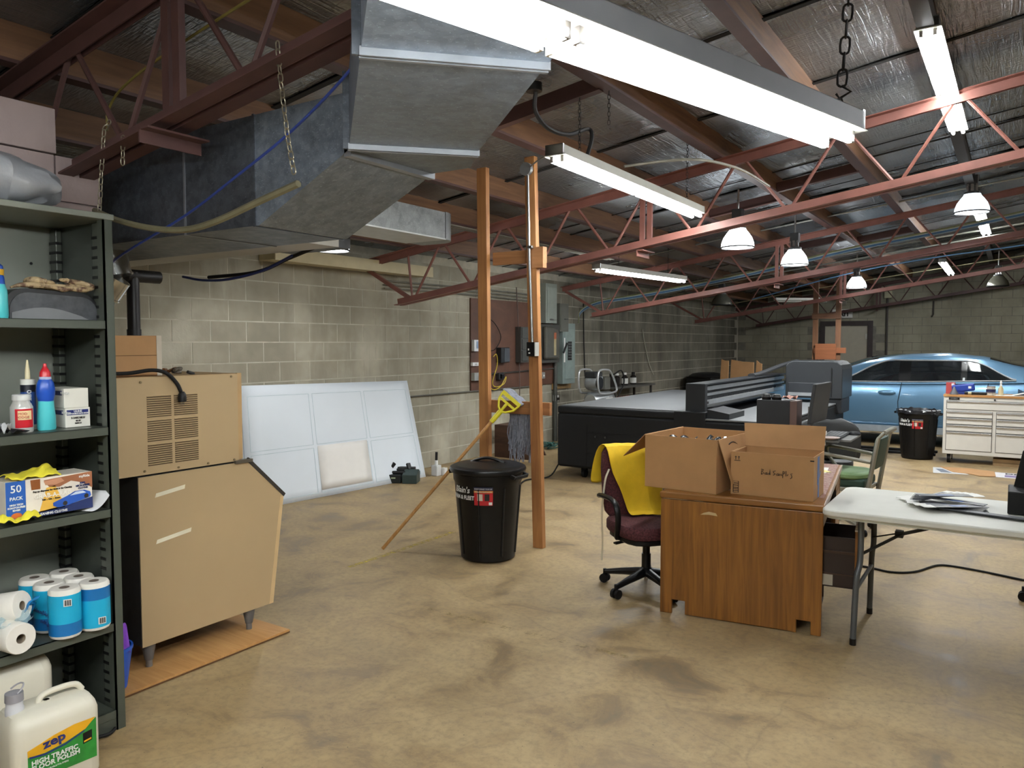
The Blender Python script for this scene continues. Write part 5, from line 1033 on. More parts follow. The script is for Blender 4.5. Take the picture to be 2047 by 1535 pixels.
MB().mm((-1.53, 7.2, .742), (-1.5, 7.3, 1.05)).build('stand', P('#8d8f90', .4, .5), mn, smooth=False); MB().mm((-1.6, 7.13, .742), (-1.4, 7.36, .755)).build('foot', BLACK, mn, smooth=False)
kb = thing('keyboard', 'grey keyboard on the cart tray', 'keyboard', (-1.3, 7.15, .806))
MB().mm((-1.37, 6.92, .806), (-1.2, 7.36, .822)).build('base', P('#26272a', .5), kb, smooth=False)
m = MB()
for i in range(5):
    for j in range(14): m.mm((-1.36+i*.031, 6.93+j*.03, .822), (-1.334+i*.031, 6.955+j*.03, .829))
setp(m.build('keys', P('#6d6f70', .5), kb, smooth=False), kind='stuff')
setp(MB().lathe([(.0, 0), (.032, 0), (.034, .012), (.025, .028), (0, .034)], (-1.16, 7.33, .806), 16, sx=1.6, sy=1).build('computer_mouse', P('#2c2d30', .35)), 'dark computer mouse beside the keyboard', 'mouse')
hp = thing('headphones', 'black headphones lying on the computer tower', 'headphones', (-1.8, 7.08, 1.11))
for x in (-1.86, -1.77): MB().lathe([(0, 0), (.04, 0), (.045, .02), (.03, .045), (0, .05)], (x, 7.06, 1.112), 16).build('ear_cup', BLACK, hp)
MB().tube([(-1.86+.09*k/8, 7.08+.05*math.sin(math.pi*k/8), 1.14) for k in range(9)], .01, 6).build('headband', BLACK, hp)
cloth('red_rag', 'crumpled red and white rag on the computer tower', lambda u, v: (-1.72+.12*u, 7.03+.1*v, 1.115+.03*abs(math.sin(5*u+3*v))+.008*math.sin(14*v)), 8, 8, 'rag', P('#b98d80', .9, var=.5, scale=30))
setp(MB().prism([(0, 0), (.1, 0), (.1, .12), (0, .12)], .002, (-1.42, 6.9, .745), (1, .2, 0), (0, .3, 1)).build('paper_note', P('#d9d3c8', .7), smooth=False), 'small printed paper leaning below the monitor', 'paper')
sd = thing('paper_plate', 'pinkish white dish at the front of the keyboard tray', 'dish', (-1.27, 6.84, .8))
MB().lathe([(0, 0), (.05, 0), (.075, .016), (.08, .016), (.054, -.002), (0, -.002)], (-1.27, 6.84, .812), 20).build('dish', P('#c9b8b4', .5), sd); MB().mm((-1.32, 6.78, .79), (-1.2, 6.9, .808)).build('pad', P('#5d5e5c', .6), sd, smooth=False)
# ================================================================ chairs
def swivel(t, n=5, r=.29, zc_=.1, col=None, a0=.3, seat=.36):
    mt = col or BLKPL
    MB().lathe([(0, .1), (.05, .1), (.05, .13), (.03, .15), (.03, .24), (.024, .24), (.024, seat), (0, seat)], n=16).build('gas_column', mt, t, local=True)
    for k in range(n):
        a = a0+2*math.pi*k/n; e = Vector((math.cos(a), math.sin(a), 0))
        l = MB().tube([e*.03+Vector((0, 0, .115)), e*(r*.6)+Vector((0, 0, .095)), e*r+Vector((0, 0, .075))], [.036, .028, .02], 8, flat=.8).build('base_arm', mt, t, local=True)
        q = Vector((-e.y, e.x, 0)); c = e*(r+.005)+Vector((0, 0, .032)); m = MB()
        for s in (-1, 1): m.cyl(c+q*s*.008, c+q*s*.026, .03, n=14)
        m.cyl(c+Vector((0, 0, .03)), c+Vector((0, 0, .06)), .012, n=8); m.build('caster', RUBBER, l, local=True)
MRN, t_, b_ = nt('maroon_upholstery'); v_ = coords(t_); t_.links.new(ramp(t_, noise(t_, v_, 90, 3), [(.35, lin('3a1a1d')), (.65, lin('5f3034'))]), b_.inputs['Base Color']); b_.inputs['Roughness'].default_value = .95
def pad(c, d, r, T=None):
    m = MB(); n = 24; rows = []
    for z, k in ((-.5, .82), (-.42, .95), (-.2, 1), (.2, 1), (.42, .95), (.5, .82)):
        row = []
        for j in range(n+1):
            a = 2*math.pi*j/n; ca, sa = math.cos(a), math.sin(a); e = 4
            s = (abs(ca)**e+abs(sa)**e)**(-1/e); row.append(Vector((d[0]/2*ca*s*k, d[1]/2*sa*s*k, d[2]*z)))
        rows.append(row)
    rows = [[Vector((0, 0, rows[0][0].z))]*(n+1)]+rows+[[Vector((0, 0, rows[-1][0].z))]*(n+1)]
    if T is not None: rows = [[T @ p for p in r_] for r_ in rows]
    c = Vector(c); m.sheet([[p+c for p in r_] for r_ in rows]); return m
oc = thing('office_chair', 'maroon swivel office chair with black loop arms', 'office chair', (-1.985, 4.66, 0), math.radians(-38))
pad((.02, 0, .425), (.48, .48, .09), .05).build('seat', MRN, oc, local=True); pad((.02, 0, .37), (.44, .44, .05), .05).build('seat_shell', BLKPL, oc, local=True)
TB = Matrix.Rotation(math.radians(-8), 4, 'Y')
pad((-.215, 0, .69), (.075, .44, .46), .05, TB).build('backrest', MRN, oc, local=True); pad((-.255, 0, .66), (.03, .38, .4), .05, TB).build('back_shell', BLKPL, oc, local=True)
MB().bar((-.24, 0, .5), (-.1, 0, .37), .07, .02).build('back_bar', BLKPL, oc, local=True)
for s in (-1, 1): MB().tube(spline([(-.2, s*.245, .6), (-.14, s*.265, .615), (.02, s*.27, .62), (.1, s*.27, .59), (.115, s*.265, .5), (.06, s*.245, .39), (.0, s*.2, .36)], 6), .02, 8, flat=.8).build('armrest', BLKPL, oc, local=True)
MB().bar((.0, -.1, .34), (.02, -.24, .33), .03, .01).build('tilt_lever', BLACK, oc, local=True, smooth=False)
swivel(oc, a0=math.radians(-68))
AP = P('#dfb81c', .8, var=.08, scale=14, bump=.25, bscale=60)
prof_ = [(-.33, .66), (-.325, .78), (-.305, .9), (-.262, .945), (-.195, .935), (-.165, .86), (-.15, .76), (-.133, .66), (-.115, .56), (-.085, .49), (-.04, .484)]
wid = [(-.26, .0), (-.25, .06), (-.23, .16), (-.215, .2), (-.205, .21), (-.2, .21), (-.19, .2), (-.13, .2), (-.1, .18), (-.09, .19), (-.08, .21)]
ap = thing('work_apron', 'bright yellow work apron draped over the maroon chair back', 'apron', (-2.1, 4.75, .45))
rows = []
for (x, z), (a, b) in zip(prof_, wid):
    rows.append([TH[oc] @ Vector((x-.016*math.sin(22*(a+(b-a)*k/10)+4*z)+(.022 if k == 6 else 0)+(.012 if k == 7 else 0), a+(b-a)*k/10, z+.004*math.sin(9*k))) for k in range(11)])
MB().sheet(rows).build('cloth', AP, ap, solid=.004, sub=1)
RIBN = P('#d8cfb8', .8)
def ribbon(pts): MB().tube(spline([TH[oc] @ Vector(p) for p in pts], 6), .009, 6, flat=.2).build('strap', RIBN, ap)
ribbon([(-.17, -.19, .78), (-.16, -.225, .7), (-.17, -.24, .5), (-.17, -.235, .3), (-.17, -.24, .17)]); ribbon([(-.165, .18, .74), (-.14, .24, .66), (-.14, .25, .57), (-.15, .22, .56), (-.14, .2, .62)]); ribbon([(-.12, -.04, .487), (-.06, .08, .483), (.02, .16, .478), (.1, .2, .476)])
gs = thing('steel_armchair', 'vintage green padded steel armchair behind the desk', 'chair', (-1.19, 7.1, 0), math.radians(176))
STG = P('#9a988c', .4, .3, .08); GRN_ = P('#7f9f6e', .6, var=.06); GRD = P('#274238', .6)
pad((.02, 0, .505), (.45, .46, .06), .05).build('seat', GRN_, gs, local=True); MB().mm((-.2, -.21, .41), (.24, .21, .485)).build('seat_box', GRD, gs, local=True, smooth=False, bevel=.02)
MB().mm((-.21, -.22, .375), (.25, .22, .41)).build('seat_pan', STG, gs, local=True, smooth=False, bevel=.006)
for s in (-1, 1):
    MB().tube([(-.22, s*.21, .34), (-.26, s*.215, .6), (-.3, s*.215, .84), (-.34, s*.2, .885)], [.028, .026, .022, .02], 8, flat=.7).build('back_upright', STG, gs, local=True)
    MB().tube(spline([(-.25, s*.235, .64), (-.05, s*.245, .665), (.18, s*.25, .69), (.22, s*.25, .67), (.2, s*.24, .6), (.12, s*.23, .5)], 6), .022, 8, flat=.7).build('armrest', STG, gs, local=True)
MB().tube([(-.34, -.2, .885), (-.35, 0, .895), (-.34, .2, .885)], .02, 8).build('top_rail', STG, gs, local=True)
pad((-.265, 0, .7), (.05, .38, .26), .05, Matrix.Rotation(math.radians(-9), 4, 'Y')).build('backrest', GRD, gs, local=True)
swivel(gs, 4, .26, col=STG, a0=.8, seat=.38)
gc = thing('grey_office_chair', 'grey rounded back office chair beyond the keyboard', 'office chair', (-1.5, 7.98, 0), math.radians(98))
GCM = P('#3a3b3c', .5, var=.06)
pad((0, 0, .45), (.46, .46, .08), .05).build('seat', GCM, gc, local=True)
m = MB(); rows = []
for z in [.52+.37*i/10 for i in range(11)]:
    w = .29*math.sqrt(max(.02, 1-((z-.66)/.24)**4)); rows.append([(-.24+.05*((k-6)/6)**2, w*(k-6)/6, z) for k in range(13)])
m.sheet(rows).build('backrest', GCM, gc, local=True, solid=.04); MB().bar((-.24, 0, .6), (-.05, 0, .42), .06, .02).build('back_bar', BLACK, gc, local=True, smooth=False)
swivel(gc, a0=.1, seat=.42)
# ================================================================ desk
DW = wood('oak_laminate', '643c14', 'a06a2a', (24, 24, 1.1), .35, '744716'); DWE = wood('oak_edge', '7a4f20', '9a672c', (.9, 8, 8), .35); DBR = P('#2a1a14', .45); WORN = P('#c9bcb0', .6, var=.25, scale=40)
dk = thing('office_desk', 'oak laminate desk with an open bottom drawer and a worn reddish top', 'desk', (-1.3, 5.1, 0), 0)
TD = Matrix.Translation((-1.745, 4.31, 0)) @ rz4(math.radians(6.9)); DWX, DLY, DH = .905, 1.56, .735
def dl(m): m.v = [TD @ v for v in m.v]; return m
pan_ = [(0, 0), (.072, 0), (.072, .085), (.15, .085), (.15, .004), (DWX-.17, .004), (DWX-.13, .0), (DWX-.13, .075), (DWX-.055, .075), (DWX-.055, 0), (DWX, 0), (DWX, DH-.045), (0, DH-.045)]
dl(MB().prism(pan_, .022, (0, .022, 0), (1, 0, 0), (0, 0, 1))).build('end_panel', DW, dk, smooth=False, bevel=.004)
dl(MB().mm((-.006, -.008, DH-.04), (DWX+.008, DLY, DH-.002))).build('top_slab', DWE, dk, smooth=False, bevel=.008)
LAM, t_, b_ = nt('reddish_laminate'); v_ = coords(t_); t_.links.new(mixc(t_, ramp(t_, noise(t_, v_, 55, 4, .8), [(.42, 0), (.6, 1)]), lin('7d3f2e'), lin('b7a39a')), b_.inputs['Base Color']); b_.inputs['Roughness'].default_value = .35
dl(MB().mm((.01, .2, DH-.003), (DWX-.012, DLY-.01, DH))).build('top_laminate', LAM, dk, smooth=False); dl(MB().mm((.01, .008, DH-.003), (DWX-.0, .205, DH-.0005))).build('top_oak_band', DWE, dk, smooth=False)
dl(MB().mm((DWX+.0085, .02, DH-.035), (DWX+.011, DLY, DH-.001))).build('worn_edge', WORN, dk, smooth=False)
dl(MB().mm((0, DLY-.022, 0), (DWX, DLY, DH-.045))).build('end_panel', DW, dk, smooth=False); dl(MB().mm((.24, .022, .2), (.26, DLY-.022, DH-.05))).build('modesty_panel', DW, dk, smooth=False)
for y0, y1 in ((.03, .44), (1.13, 1.53)):
    dl(MB().mm((.3, y0, .08), (DWX-.02, y0+.015, DH-.05)).mm((.3, y1-.015, .08), (DWX-.02, y1, DH-.05)).mm((.3, y0, .08), (.315, y1, DH-.05)).mm((.3, y0, .08), (DWX-.02, y1, .095))).build('pedestal', DBR, dk, smooth=False)
    dl(MB().mm((DWX-.03, y0, .6), (DWX-.002, y1, DH-.05))).build('drawer_front', P('#b9a58f', .5, var=.2, scale=20) if y0 < .5 else DW, dk, smooth=False)
dl(MB().mm((DWX-.03, 1.13, .1), (DWX-.002, 1.53, .59))).build('drawer_front', DW, dk, smooth=False); dl(MB().mm((.3, .45, .6), (DWX-.04, 1.12, DH-.05))).build('pencil_drawer', DBR, dk, smooth=False)
o = dl(MB().mm((DWX-.45, .06, .27), (DWX+.16, .068, .55)).mm((DWX-.45, .4, .27), (DWX+.16, .408, .55)).mm((DWX-.45, .06, .27), (DWX+.16, .408, .278)).mm((DWX-.45, .06, .27), (DWX-.44, .408, .55))).build('open_drawer', DBR, dk, smooth=False)
dl(MB().mm((DWX+.16, .035, .22), (DWX+.178, .43, .6))).build('drawer_face', DW, o, smooth=False); dl(MB().mm((DWX+.158, .033, .596), (DWX+.18, .432, .604))).build('worn_lip', WORN, o, smooth=False)
dl(MB().mm((DWX-.1, .052, .46), (DWX+.158, .06, .475)).mm((DWX-.1, .052, .34), (DWX+.158, .06, .35))).build('slide_rail', P('#4a3a33', .3, .6), o, smooth=False); dl(MB().mm((DWX-.01, .05, .28), (DWX+.05, .06, .34))).build('slide_bracket', STEEL, o, smooth=False)
dl(MB().mm((DWX-.02, 1.12, .48), (DWX-.0, 1.13, .62))).build('lock_strip', CHROME, dk, smooth=False)
dl(MB().prism([(0, 0), (.05, .004), (.1, 0), (.09, .016), (.05, .022), (.02, .012)], .0008, (.235, -.0006, .615), (1, 0, 0), (0, 0, 1), (0, -1, 0))).build('chip_mark', P('#b9a27c', .7), dk, smooth=False)
# cartons on the desk
def carton(name, label, B, ang, w, d_, h, th=.005):
    t = thing(name, label, 'box', (*B, DH), ang); e = 1
    walls = (('front_wall', (-w, 0), (0, th)), ('back_wall', (-w, d_-th), (0, d_)), ('side_wall', (-w, th), (-w+th, d_-th)), ('side_wall', (-th, th), (0, d_-th)))
    for nm, a, b in walls: MB().mm((a[0], a[1], .003), (b[0], b[1], h)).build(nm, CARD, t, local=True, smooth=False)
    MB().mm((-w, 0, .0), (0, d_, .003)).build('bottom', CARDIN, t, local=True, smooth=False); return t
a1 = math.radians(-4); b1 = carton('open_carton', 'plain open carton of samples overhanging the desk edge', (-1.43, 4.37), a1, .46, .55, .32)
def flap(t, pts, nm='flap', mt=CARD, e=.004):
    v = [Vector(p) for p in pts]; n_ = (v[1]-v[0]).cross(v[3]-v[0]).normalized()*e; MB().add(v+[p+n_ for p in v], [(3, 2, 1, 0), (4, 5, 6, 7), (0, 1, 5, 4), (1, 2, 6, 5), (2, 3, 7, 6), (3, 0, 4, 7)]).build(nm, mt, t, local=True, smooth=False)
flap(b1, [(-.46, 0, .32), (-.46, .55, .32), (-.64, .53, .2), (-.62, .02, .17)]); flap(b1, [(.002, .02, .32), (.002, .55, .32), (.075, .53, .1), (.075, .06, .06)])
MB().mm((-.452, .008, .2), (-.008, .54, .21)).build('inner_layer', CARDIN, b1, local=True, smooth=False)
random.seed(14)
for k in range(4):
    cx, cy = -.38+.085*k, .1+.05*(k % 2); rows = [[TH[b1] @ Vector((cx+.14*u, cy+.18*v, .272+.026*math.sin(4*u+3*v+k)+.012*math.sin(15*u+k))) for v in [i/7 for i in range(8)]] for u in [i/7 for i in range(8)]]
    setp(MB().sheet(rows).build('sample_bag', P('#31363a', .15, .3, .9, 28), solid=.006), ['silver and black sample bag at the corner of the plain carton', 'shiny dark sample bag second in the plain carton', 'crinkled sample bag third in the plain carton', 'sample bag nearest the middle of the plain carton'][k], 'bag', 'sample bags in the plain carton')
a2 = math.radians(1); b2_ = carton('shipping_carton', 'open shipping carton with handwriting and blue tape', (-.91, 4.46), a2, .46, .3, .25)
flap(b2_, [(-.46, .3, .25), (0, .3, .25), (0, .345, .39), (-.48, .35, .385)]); flap(b2_, [(-.456, .01, .2), (-.456, .29, .2), (-.452, .29, .248), (-.452, .01, .248)], 'inner_flap')
BT = P('#4f6fa8', .45)
MB().mm((0, .1, .08), (.001, .16, .24)).mm((0, .12, .005), (.001, .16, .1)).build('blue_tape', BT, b2_, local=True, smooth=False); flap(b2_, [(.001, .12, .09), (.001, .2, .14), (.001, .2, .15), (.001, .12, .11)], 'blue_tape', BT, .0008)
MB().mm((-.02, -.001, .225), (.001, .005, .232)).build('black_tape', BLACK, b2_, local=True, smooth=False)
def ink(strokes, ox, oz, s):
    m = MB()
    for st_ in strokes: m.tube([Vector((ox+s*x, -.0015, oz+s*z)) for x, z in st_], .0019, 5)
    m.build('handwriting', INK, b2_, local=True)
ink([[(0, 0), (.05, 1), (.03, 0)], [(.02, .95), (.4, .85), (.12, .55), (.5, .3), (.05, .02)], [(.9, .4), (.65, .3), (.65, .05), (.9, .1), (.95, .45), (1, .05)], [(1.4, .35), (1.15, .3), (1.15, .05), (1.4, .1), (1.45, 1), (1.5, .05)],
     [(2.4, .85), (2, .7), (2.1, .45), (2.4, .3), (2.0, .05)], [(2.85, .4), (2.6, .3), (2.6, .05), (2.85, .1), (2.9, .4), (2.95, .05)], [(3.05, .05), (3.1, .4), (3.25, .1), (3.35, .4), (3.5, .05)], [(3.6, -.3), (3.65, .9), (3.9, .8), (3.9, .5), (3.65, .4)], [(4.15, .95), (4.15, .05)], [(4.5, .4), (4.35, .2), (4.5, .05), (4.65, .2), (4.5, .4)], [(5.2, .6), (4.9, .5), (5.1, .2), (5.1, -.1), (4.85, -.3)]], -.285, .13, .033)
ink([[(0, 0), (0, 1)], [(-.25, .7), (0, 1), (.25, .7)], [(.9, 0), (.9, 1)], [(.65, .7), (.9, 1), (1.15, .7)], [(-.4, -.25), (1.3, -.25)]], -.432, .205, .02)
ink([[(0, 0), (1, 0), (1, 2.2), (0, 2.2), (0, 0)]]+[[(0, z), (1, z)] for z in (.35, .7, .95, 1.4, 1.8)], -.445, .012, .03)
nt_ = thing('paper_notes', 'white paper and yellow sticky note on the desk', 'paper', (-.93, 5.55, DH))
dl(MB().mm((.62, 1.1, DH), (.84, 1.36, DH+.001))).build('sheet', WHITE, nt_, smooth=False); dl(MB().box((.81, 1.17, DH+.002), (.09, .09, .001), rz4(.5))).build('sticky_note', P('#e3d98a', .6), nt_, smooth=False)
# ================================================================ folding table
ft = thing('folding_table', 'white plastic folding table with grey steel legs', 'table', (-.05, 4.68, 0))
TT = P('#dcdcd4', .45, var=.03); LGM = P('#63676a', .4, .5, .06)
def rr(x0, y0, x1, y1, r):
    p = []
    for cx, cy, a in ((x1-r, y1-r, 0), (x0+r, y1-r, 90), (x0+r, y0+r, 180), (x1-r, y0+r, 270)):
        p += [(cx+r*math.cos(math.radians(a+18*k)), cy+r*math.sin(math.radians(a+18*k))) for k in range(6)]
    return p
MB().prism(rr(-.835, 4.27, 1.0, 5.06, .07), .035, (0, 0, .705), (1, 0, 0), (0, 1, 0)).build('top', TT, ft, bevel=.008)
MB().prism(rr(-.82, 4.285, .985, 5.045, .06), .012, (0, 0, .693), (1, 0, 0), (0, 1, 0)).build('under_rim', P('#bdbcae', .5), ft)
for sx, xx in ((1, -.66), (-1, .83)):
    for y, f in ((4.42, -.02), (4.94, .02)):
        MB().tube([(xx, y+f*-1.0+.0, .7), (xx, y, .42), (xx-.02*sx, y-f*.0, .36), (xx-.025*sx, y, .0)] if False else spline([(xx, 4.68+(y-4.68)*.88, .7), (xx, 4.68+(y-4.68)*.92, .45), (xx-.012*sx, 4.68+(y-4.68)*1.02, .35), (xx-.02*sx, 4.68+(y-4.68)*1.1, .02)], 4), .016, 10).build('leg', LGM, ft)
        MB().cyl((xx-.02*sx, 4.68+(y-4.68)*1.1, .0), (xx-.02*sx, 4.68+(y-4.68)*1.1, .035), .017, n=10).build('foot_cap', BLACK, ft)
    MB().cyl((xx-.012*sx, 4.42, .3), (xx-.012*sx, 4.94, .3), .011, n=8).build('stretcher', LGM, ft)
    MB().bar((xx, 4.46, .48), (xx+.17*sx, 4.66, .57), .022, .006).bar((xx, 4.9, .48), (xx+.17*sx, 4.7, .57), .022, .006).build('brace', P('#3a3b3c', .5, .4), ft, smooth=False); MB().bar((xx+.15*sx, 4.68, .56), (xx+.5*sx, 4.68, .69), .03, .014).build('brace_bar', P('#2a2a2b', .5, .4), ft, smooth=False); MB().mm((xx+.16*sx-.02, 4.655, .55), (xx+.16*sx+.02, 4.705, .585)).build('brace_clip', BLACK, ft, smooth=False)
SW = P('#5a5c61', .4); SWB = P('#4a6296', .4)
ORD = ['lowest', 'second', 'third', 'fourth', 'fifth', 'sixth', 'seventh', 'top']
for grp, (H0, H1, tips, n0) in enumerate((((-.1, 4.6), (-.1, 4.68), [(-.5, 4.86), (-.52, 4.8), (-.5, 4.74), (-.47, 4.67), (-.46, 4.61), (-.42, 4.55), (-.38, 4.5), (-.44, 4.78)], 0), ((-.42, 4.62), (-.4, 4.7), [(-.27, 4.99), (-.22, 4.97), (-.18, 4.95), (-.15, 4.92), (-.13, 4.88), (-.12, 4.84)], 8))):
    for k, tp in enumerate(tips):
        a = Vector((H0[0], H0[1]+.012*k, .748+.0035*(k+n0))); b = Vector((*tp, a.z)); L = (b-a).length; e = (b-a).normalized(); n_ = Vector((-e.y, e.x, 0))
        t = thing('sample_strip', ORD[k]+(' grey printed sample strip of the fan pointing at the desk' if grp == 0 else ' white tipped sample strip of the fan pointing across the table'), 'sample strip', a, 0, 'fanned sample strips on the folding table')
        MB().bar(a, b-e*.06, .062, .0025).build('strip', SW, t, smooth=False); MB().bar(b-e*.06, b, .062, .0025).build('white_tip', WHITE, t, smooth=False)
        MB().bar(a+e*L*.3+Vector((0, 0, .0018)), a+e*L*.55+Vector((0, 0, .0018)), .036, .001).build('blue_print', SWB, t, smooth=False); MB().bar(a+n_*.026+Vector((0, 0, .0016)), b-e*.06+n_*.026+Vector((0, 0, .0016)), .005, .001).build('edge_line', WHITE, t, smooth=False)
for k in range(4): setp(MB().bar((-.3, 4.62-.01*k, .743+.004*k), (.45, 4.47-.012*k, .743+.004*k), .05, .003).build('long_strip', SW, smooth=False), ['bottom', 'second', 'third', 'top'][k]+' of the long grey strips lying under the fanned samples', 'sample strip', 'long strips under the fan')
bk = thing('display_stand', 'black display stand at the edge of the white table', 'stand', (.12, 4.75, .742))
MB().mm((-.005, 4.66, .742), (.25, 4.9, .86)).build('base_box', BLACK, bk, smooth=False, bevel=.006); MB().prism([(.02, .86), (.24, .86), (.24, 1.2), (.055, 1.05)], .02, (0, 4.86, 0), (1, 0, 0), (0, 0, 1)).build('back_plate', BLACK, bk, smooth=False)
rc = thing('task_chair', 'black task chair tucked at the far side of the white table', 'office chair', (.37, 5.72, 0), math.radians(-95))
pad((0, 0, .46), (.46, .46, .08), .05).build('seat', BLKPL, rc, local=True); pad((-.24, 0, .72), (.06, .4, .4), .05).build('backrest', BLKPL, rc, local=True); MB().bar((-.24, 0, .55), (-.05, 0, .43), .06, .02).build('back_bar', BLACK, rc, local=True, smooth=False)
swivel(rc, r=.27, a0=math.radians(272), seat=.43)
cable('floor_cable', 'black cord snaking over the floor behind the table', [(-1.2, 5.98, .008), (-.85, 5.97, .008), (-.68, 5.93, .008), (-.54, 6.03, .008), (-.43, 6.28, .008), (-.34, 6.33, .008), (-.15, 6.3, .008), (.1, 6.22, .008), (.8, 6.0, .008)], .0075, RUBBER, 'cable')
# ================================================================ cars
def lerp_tab(tab, x):
    if x <= tab[0][0]: return tab[0][1]
    for (a, b), (c, d_) in zip(tab, tab[1:]):
        if x <= c: 
            k = (x-a)/(c-a); k = k*k*(3-2*k)*.4+k*.6; return b+(d_-b)*k
    return tab[-1][1]
TOPZ = [(-2.95, .99), (-2.4, 1.2), (-1.9, 1.36), (-1.4, 1.43), (-.9, 1.445), (-.4, 1.4), (.1, 1.27), (.6, 1.1)]
BELT = [(-3.95, .62), (-3.75, .76), (-3.2, .9), (-2.9, .965), (-1.5, .985), (-.2, 1.03), (.6, 1.07), (.95, 1.06), (1.05, 1.0)]
HW = [(-3.95, .62), (-3.7, .82), (-3.2, .91), (-1.4, .925), (.3, .915), (.8, .84), (1.05, .7)]
def car(label, yc, dx, paint, zs=1.0, chrome=P('#d3d7da', .25, .5)):
    t = thing('sedan', label, 'car', (dx-1.45, yc, 0), 0); GL = P('#191d20', .05, 0, .05, spec=.9); V = lambda x, y, z: Vector((x+dx, yc+y, z*zs))
    xs = [-3.95+5.0*i/50 for i in range(51)]; rows = []
    for x in xs:
        b, w = lerp_tab(BELT, x), lerp_tab(HW, x); lo = .2 if -3.7 < x < .8 else .32
        half_ = [(w*.86, lo), (w*.965, lo+.1), (w*.99, .42), (w, .62), (w*.995, .78), (w*.975, b-.05), (w*.93, b), (w*.8, b+.018), (w*.4, b+.035), (0, b+.04)]
        rows.append([V(x, -y, z) for y, z in half_]+[V(x, y, z) for y, z in half_[-2::-1]])
    n = len(rows[0]); m = MB(); m.sheet(rows); k = len(m.v)
    for r_ in (rows[0], rows[-1]):
        m.v += r_; m.f.append(list(range(k, k+n))); k += n
    m.build('body_shell', paint, t)
    CW = [(0, .9), (.45, .82), (.85, .7), (.95, .6), (1.0, .42)]
    def ys(x, z):
        b, tz = lerp_tab(BELT, x), lerp_tab(TOPZ, x); q = 0 if tz-b < .02 else min(1, max(0, (z-b)/(tz-b))); f_ = lerp_tab(HW, x)/.925
        for (a, c), (e, g) in zip(CW, CW[1:]):
            if q <= e: return (c+(g-c)*(q-a)/(e-a))*f_
        return CW[-1][1]*f_
    rows = []
    for i in range(37):
        x = -2.95+3.55*i/36; b, tz = lerp_tab(BELT, x)-.01, lerp_tab(TOPZ, x); f_ = lerp_tab(HW, x)/.925
        h_ = [(c*f_, b+(tz-b)*a) for a, c in CW]+[(.2*f_, tz+.008), (0, tz+.01)]
        rows.append([V(x, -y, z) for y, z in h_]+[V(x, y, z) for y, z in h_[-2::-1]])
    MB().sheet(rows).build('cabin_shell', paint, t)
    # windscreens and dark roof panel over the shell
    def patch(x0, x1, wf, nm, e=.007, mt=GL):
        rr_ = []
        for i in range(11):
            x = x0+(x1-x0)*i/10; tz = lerp_tab(TOPZ, x); w = wf(x); rr_.append([V(x, y, tz+.01-.05*abs(y/.62)**3+e) for y in [-w+2*w*j/8 for j in range(9)]])
        MB().sheet(rr_).build(nm, mt, t)
    patch(-2.78, -1.85, lambda x: .56, 'windscreen', .01); patch(-.3, .5, lambda x: .55, 'rear_window', .01)
    for s in (-1, 1):
        def wz(x):
            b, tz = lerp_tab(BELT, x), lerp_tab(TOPZ, x); z0 = b+.03; z1 = min(1.34, b+(tz-b)*.86)
            k_ = min(1, max(0, (x+2.36)/.72))*min(1, max(0, (.02-x)/.62)); return z0, z0+.004+max(0, z1-z0)*(1-(1-k_)**1.6)
        def glass(nm, x0, x1, e, mt, ins=0):
            rr_ = []
            for i in range(17):
                x = x0+(x1-x0)*i/16; z0, z1 = wz(x); z0 += ins; z1 = max(z0+.002, z1-ins); rr_.append([V(x, s*(ys(x, z0+(z1-z0)*j/6)+e), z0+(z1-z0)*j/6) for j in range(7)])
            MB().sheet(rr_).build(nm, mt, t)
        glass('window_surround', -2.36, .02, .005, P('#0c0d0e', .25))
        for nm, x0, x1 in (('front_side_window', -2.26, -1.5), ('rear_side_window', -1.34, -.66), ('quarter_window', -.58, -.06)): glass(nm, x0, x1, .009, GL, .012)
        tr = [-2.38+2.42*i/40 for i in range(41)]
        MB().tube([V(x, s*(ys(x, wz(x)[1])+.008), wz(x)[1]+.003) for x in tr], .012, 6).tube([V(x, s*(ys(x, wz(x)[0])+.008), wz(x)[0]-.003) for x in tr], .009, 6).build('window_trim', chrome, t)
        MB().bar(V(-.62, s*(ys(-.62, 1.04)+.01), 1.04), V(-.62, s*(ys(-.62, 1.33)+.01), 1.32), .03, .006, (0, s, 0)).build('quarter_divider', chrome, t, smooth=False)
        w = .928
        m = MB()
        for pts in ([(-1.45, 1.0), (-1.47, .9), (-1.5, .7), (-1.49, .5), (-1.42, .32)], [(-2.62, .97), (-2.6, .7), (-2.55, .34)], [(-.3, 1.02), (-.34, .8), (-.42, .62), (-.48, .4)]): m.tube([V(x, s*(w+.001), z) for x, z in pts], .006, 5)
        m.build('door_seam', P('#1c2a36', .5), t)
        for hx in (-1.66, -.72): 
            o = MB().lathe([(0, -.13), (.022, -.11), (.034, -.04), (.034, .04), (.022, .11), (0, .13)], V(hx, s*(w+.012), .84), 12, Matrix.Rotation(math.pi/2, 4, 'Y')).build('door_handle', paint, t)
        MB().bar(V(-2.6, s*.935, .27), V(-.5, s*.935, .27), .02, .1).build('rocker_panel', P('#aeb9c2', .3, .4), t, smooth=False)
        MB().lathe([(0, -.1), (.05, -.09), (.075, -.03), (.075, .03), (.05, .09), (0, .1)], V(-2.25, s*1.02, 1.06), 16, Matrix.Rotation(math.pi/2, 4, 'X') , sx=.8).build('side_mirror', paint, t)
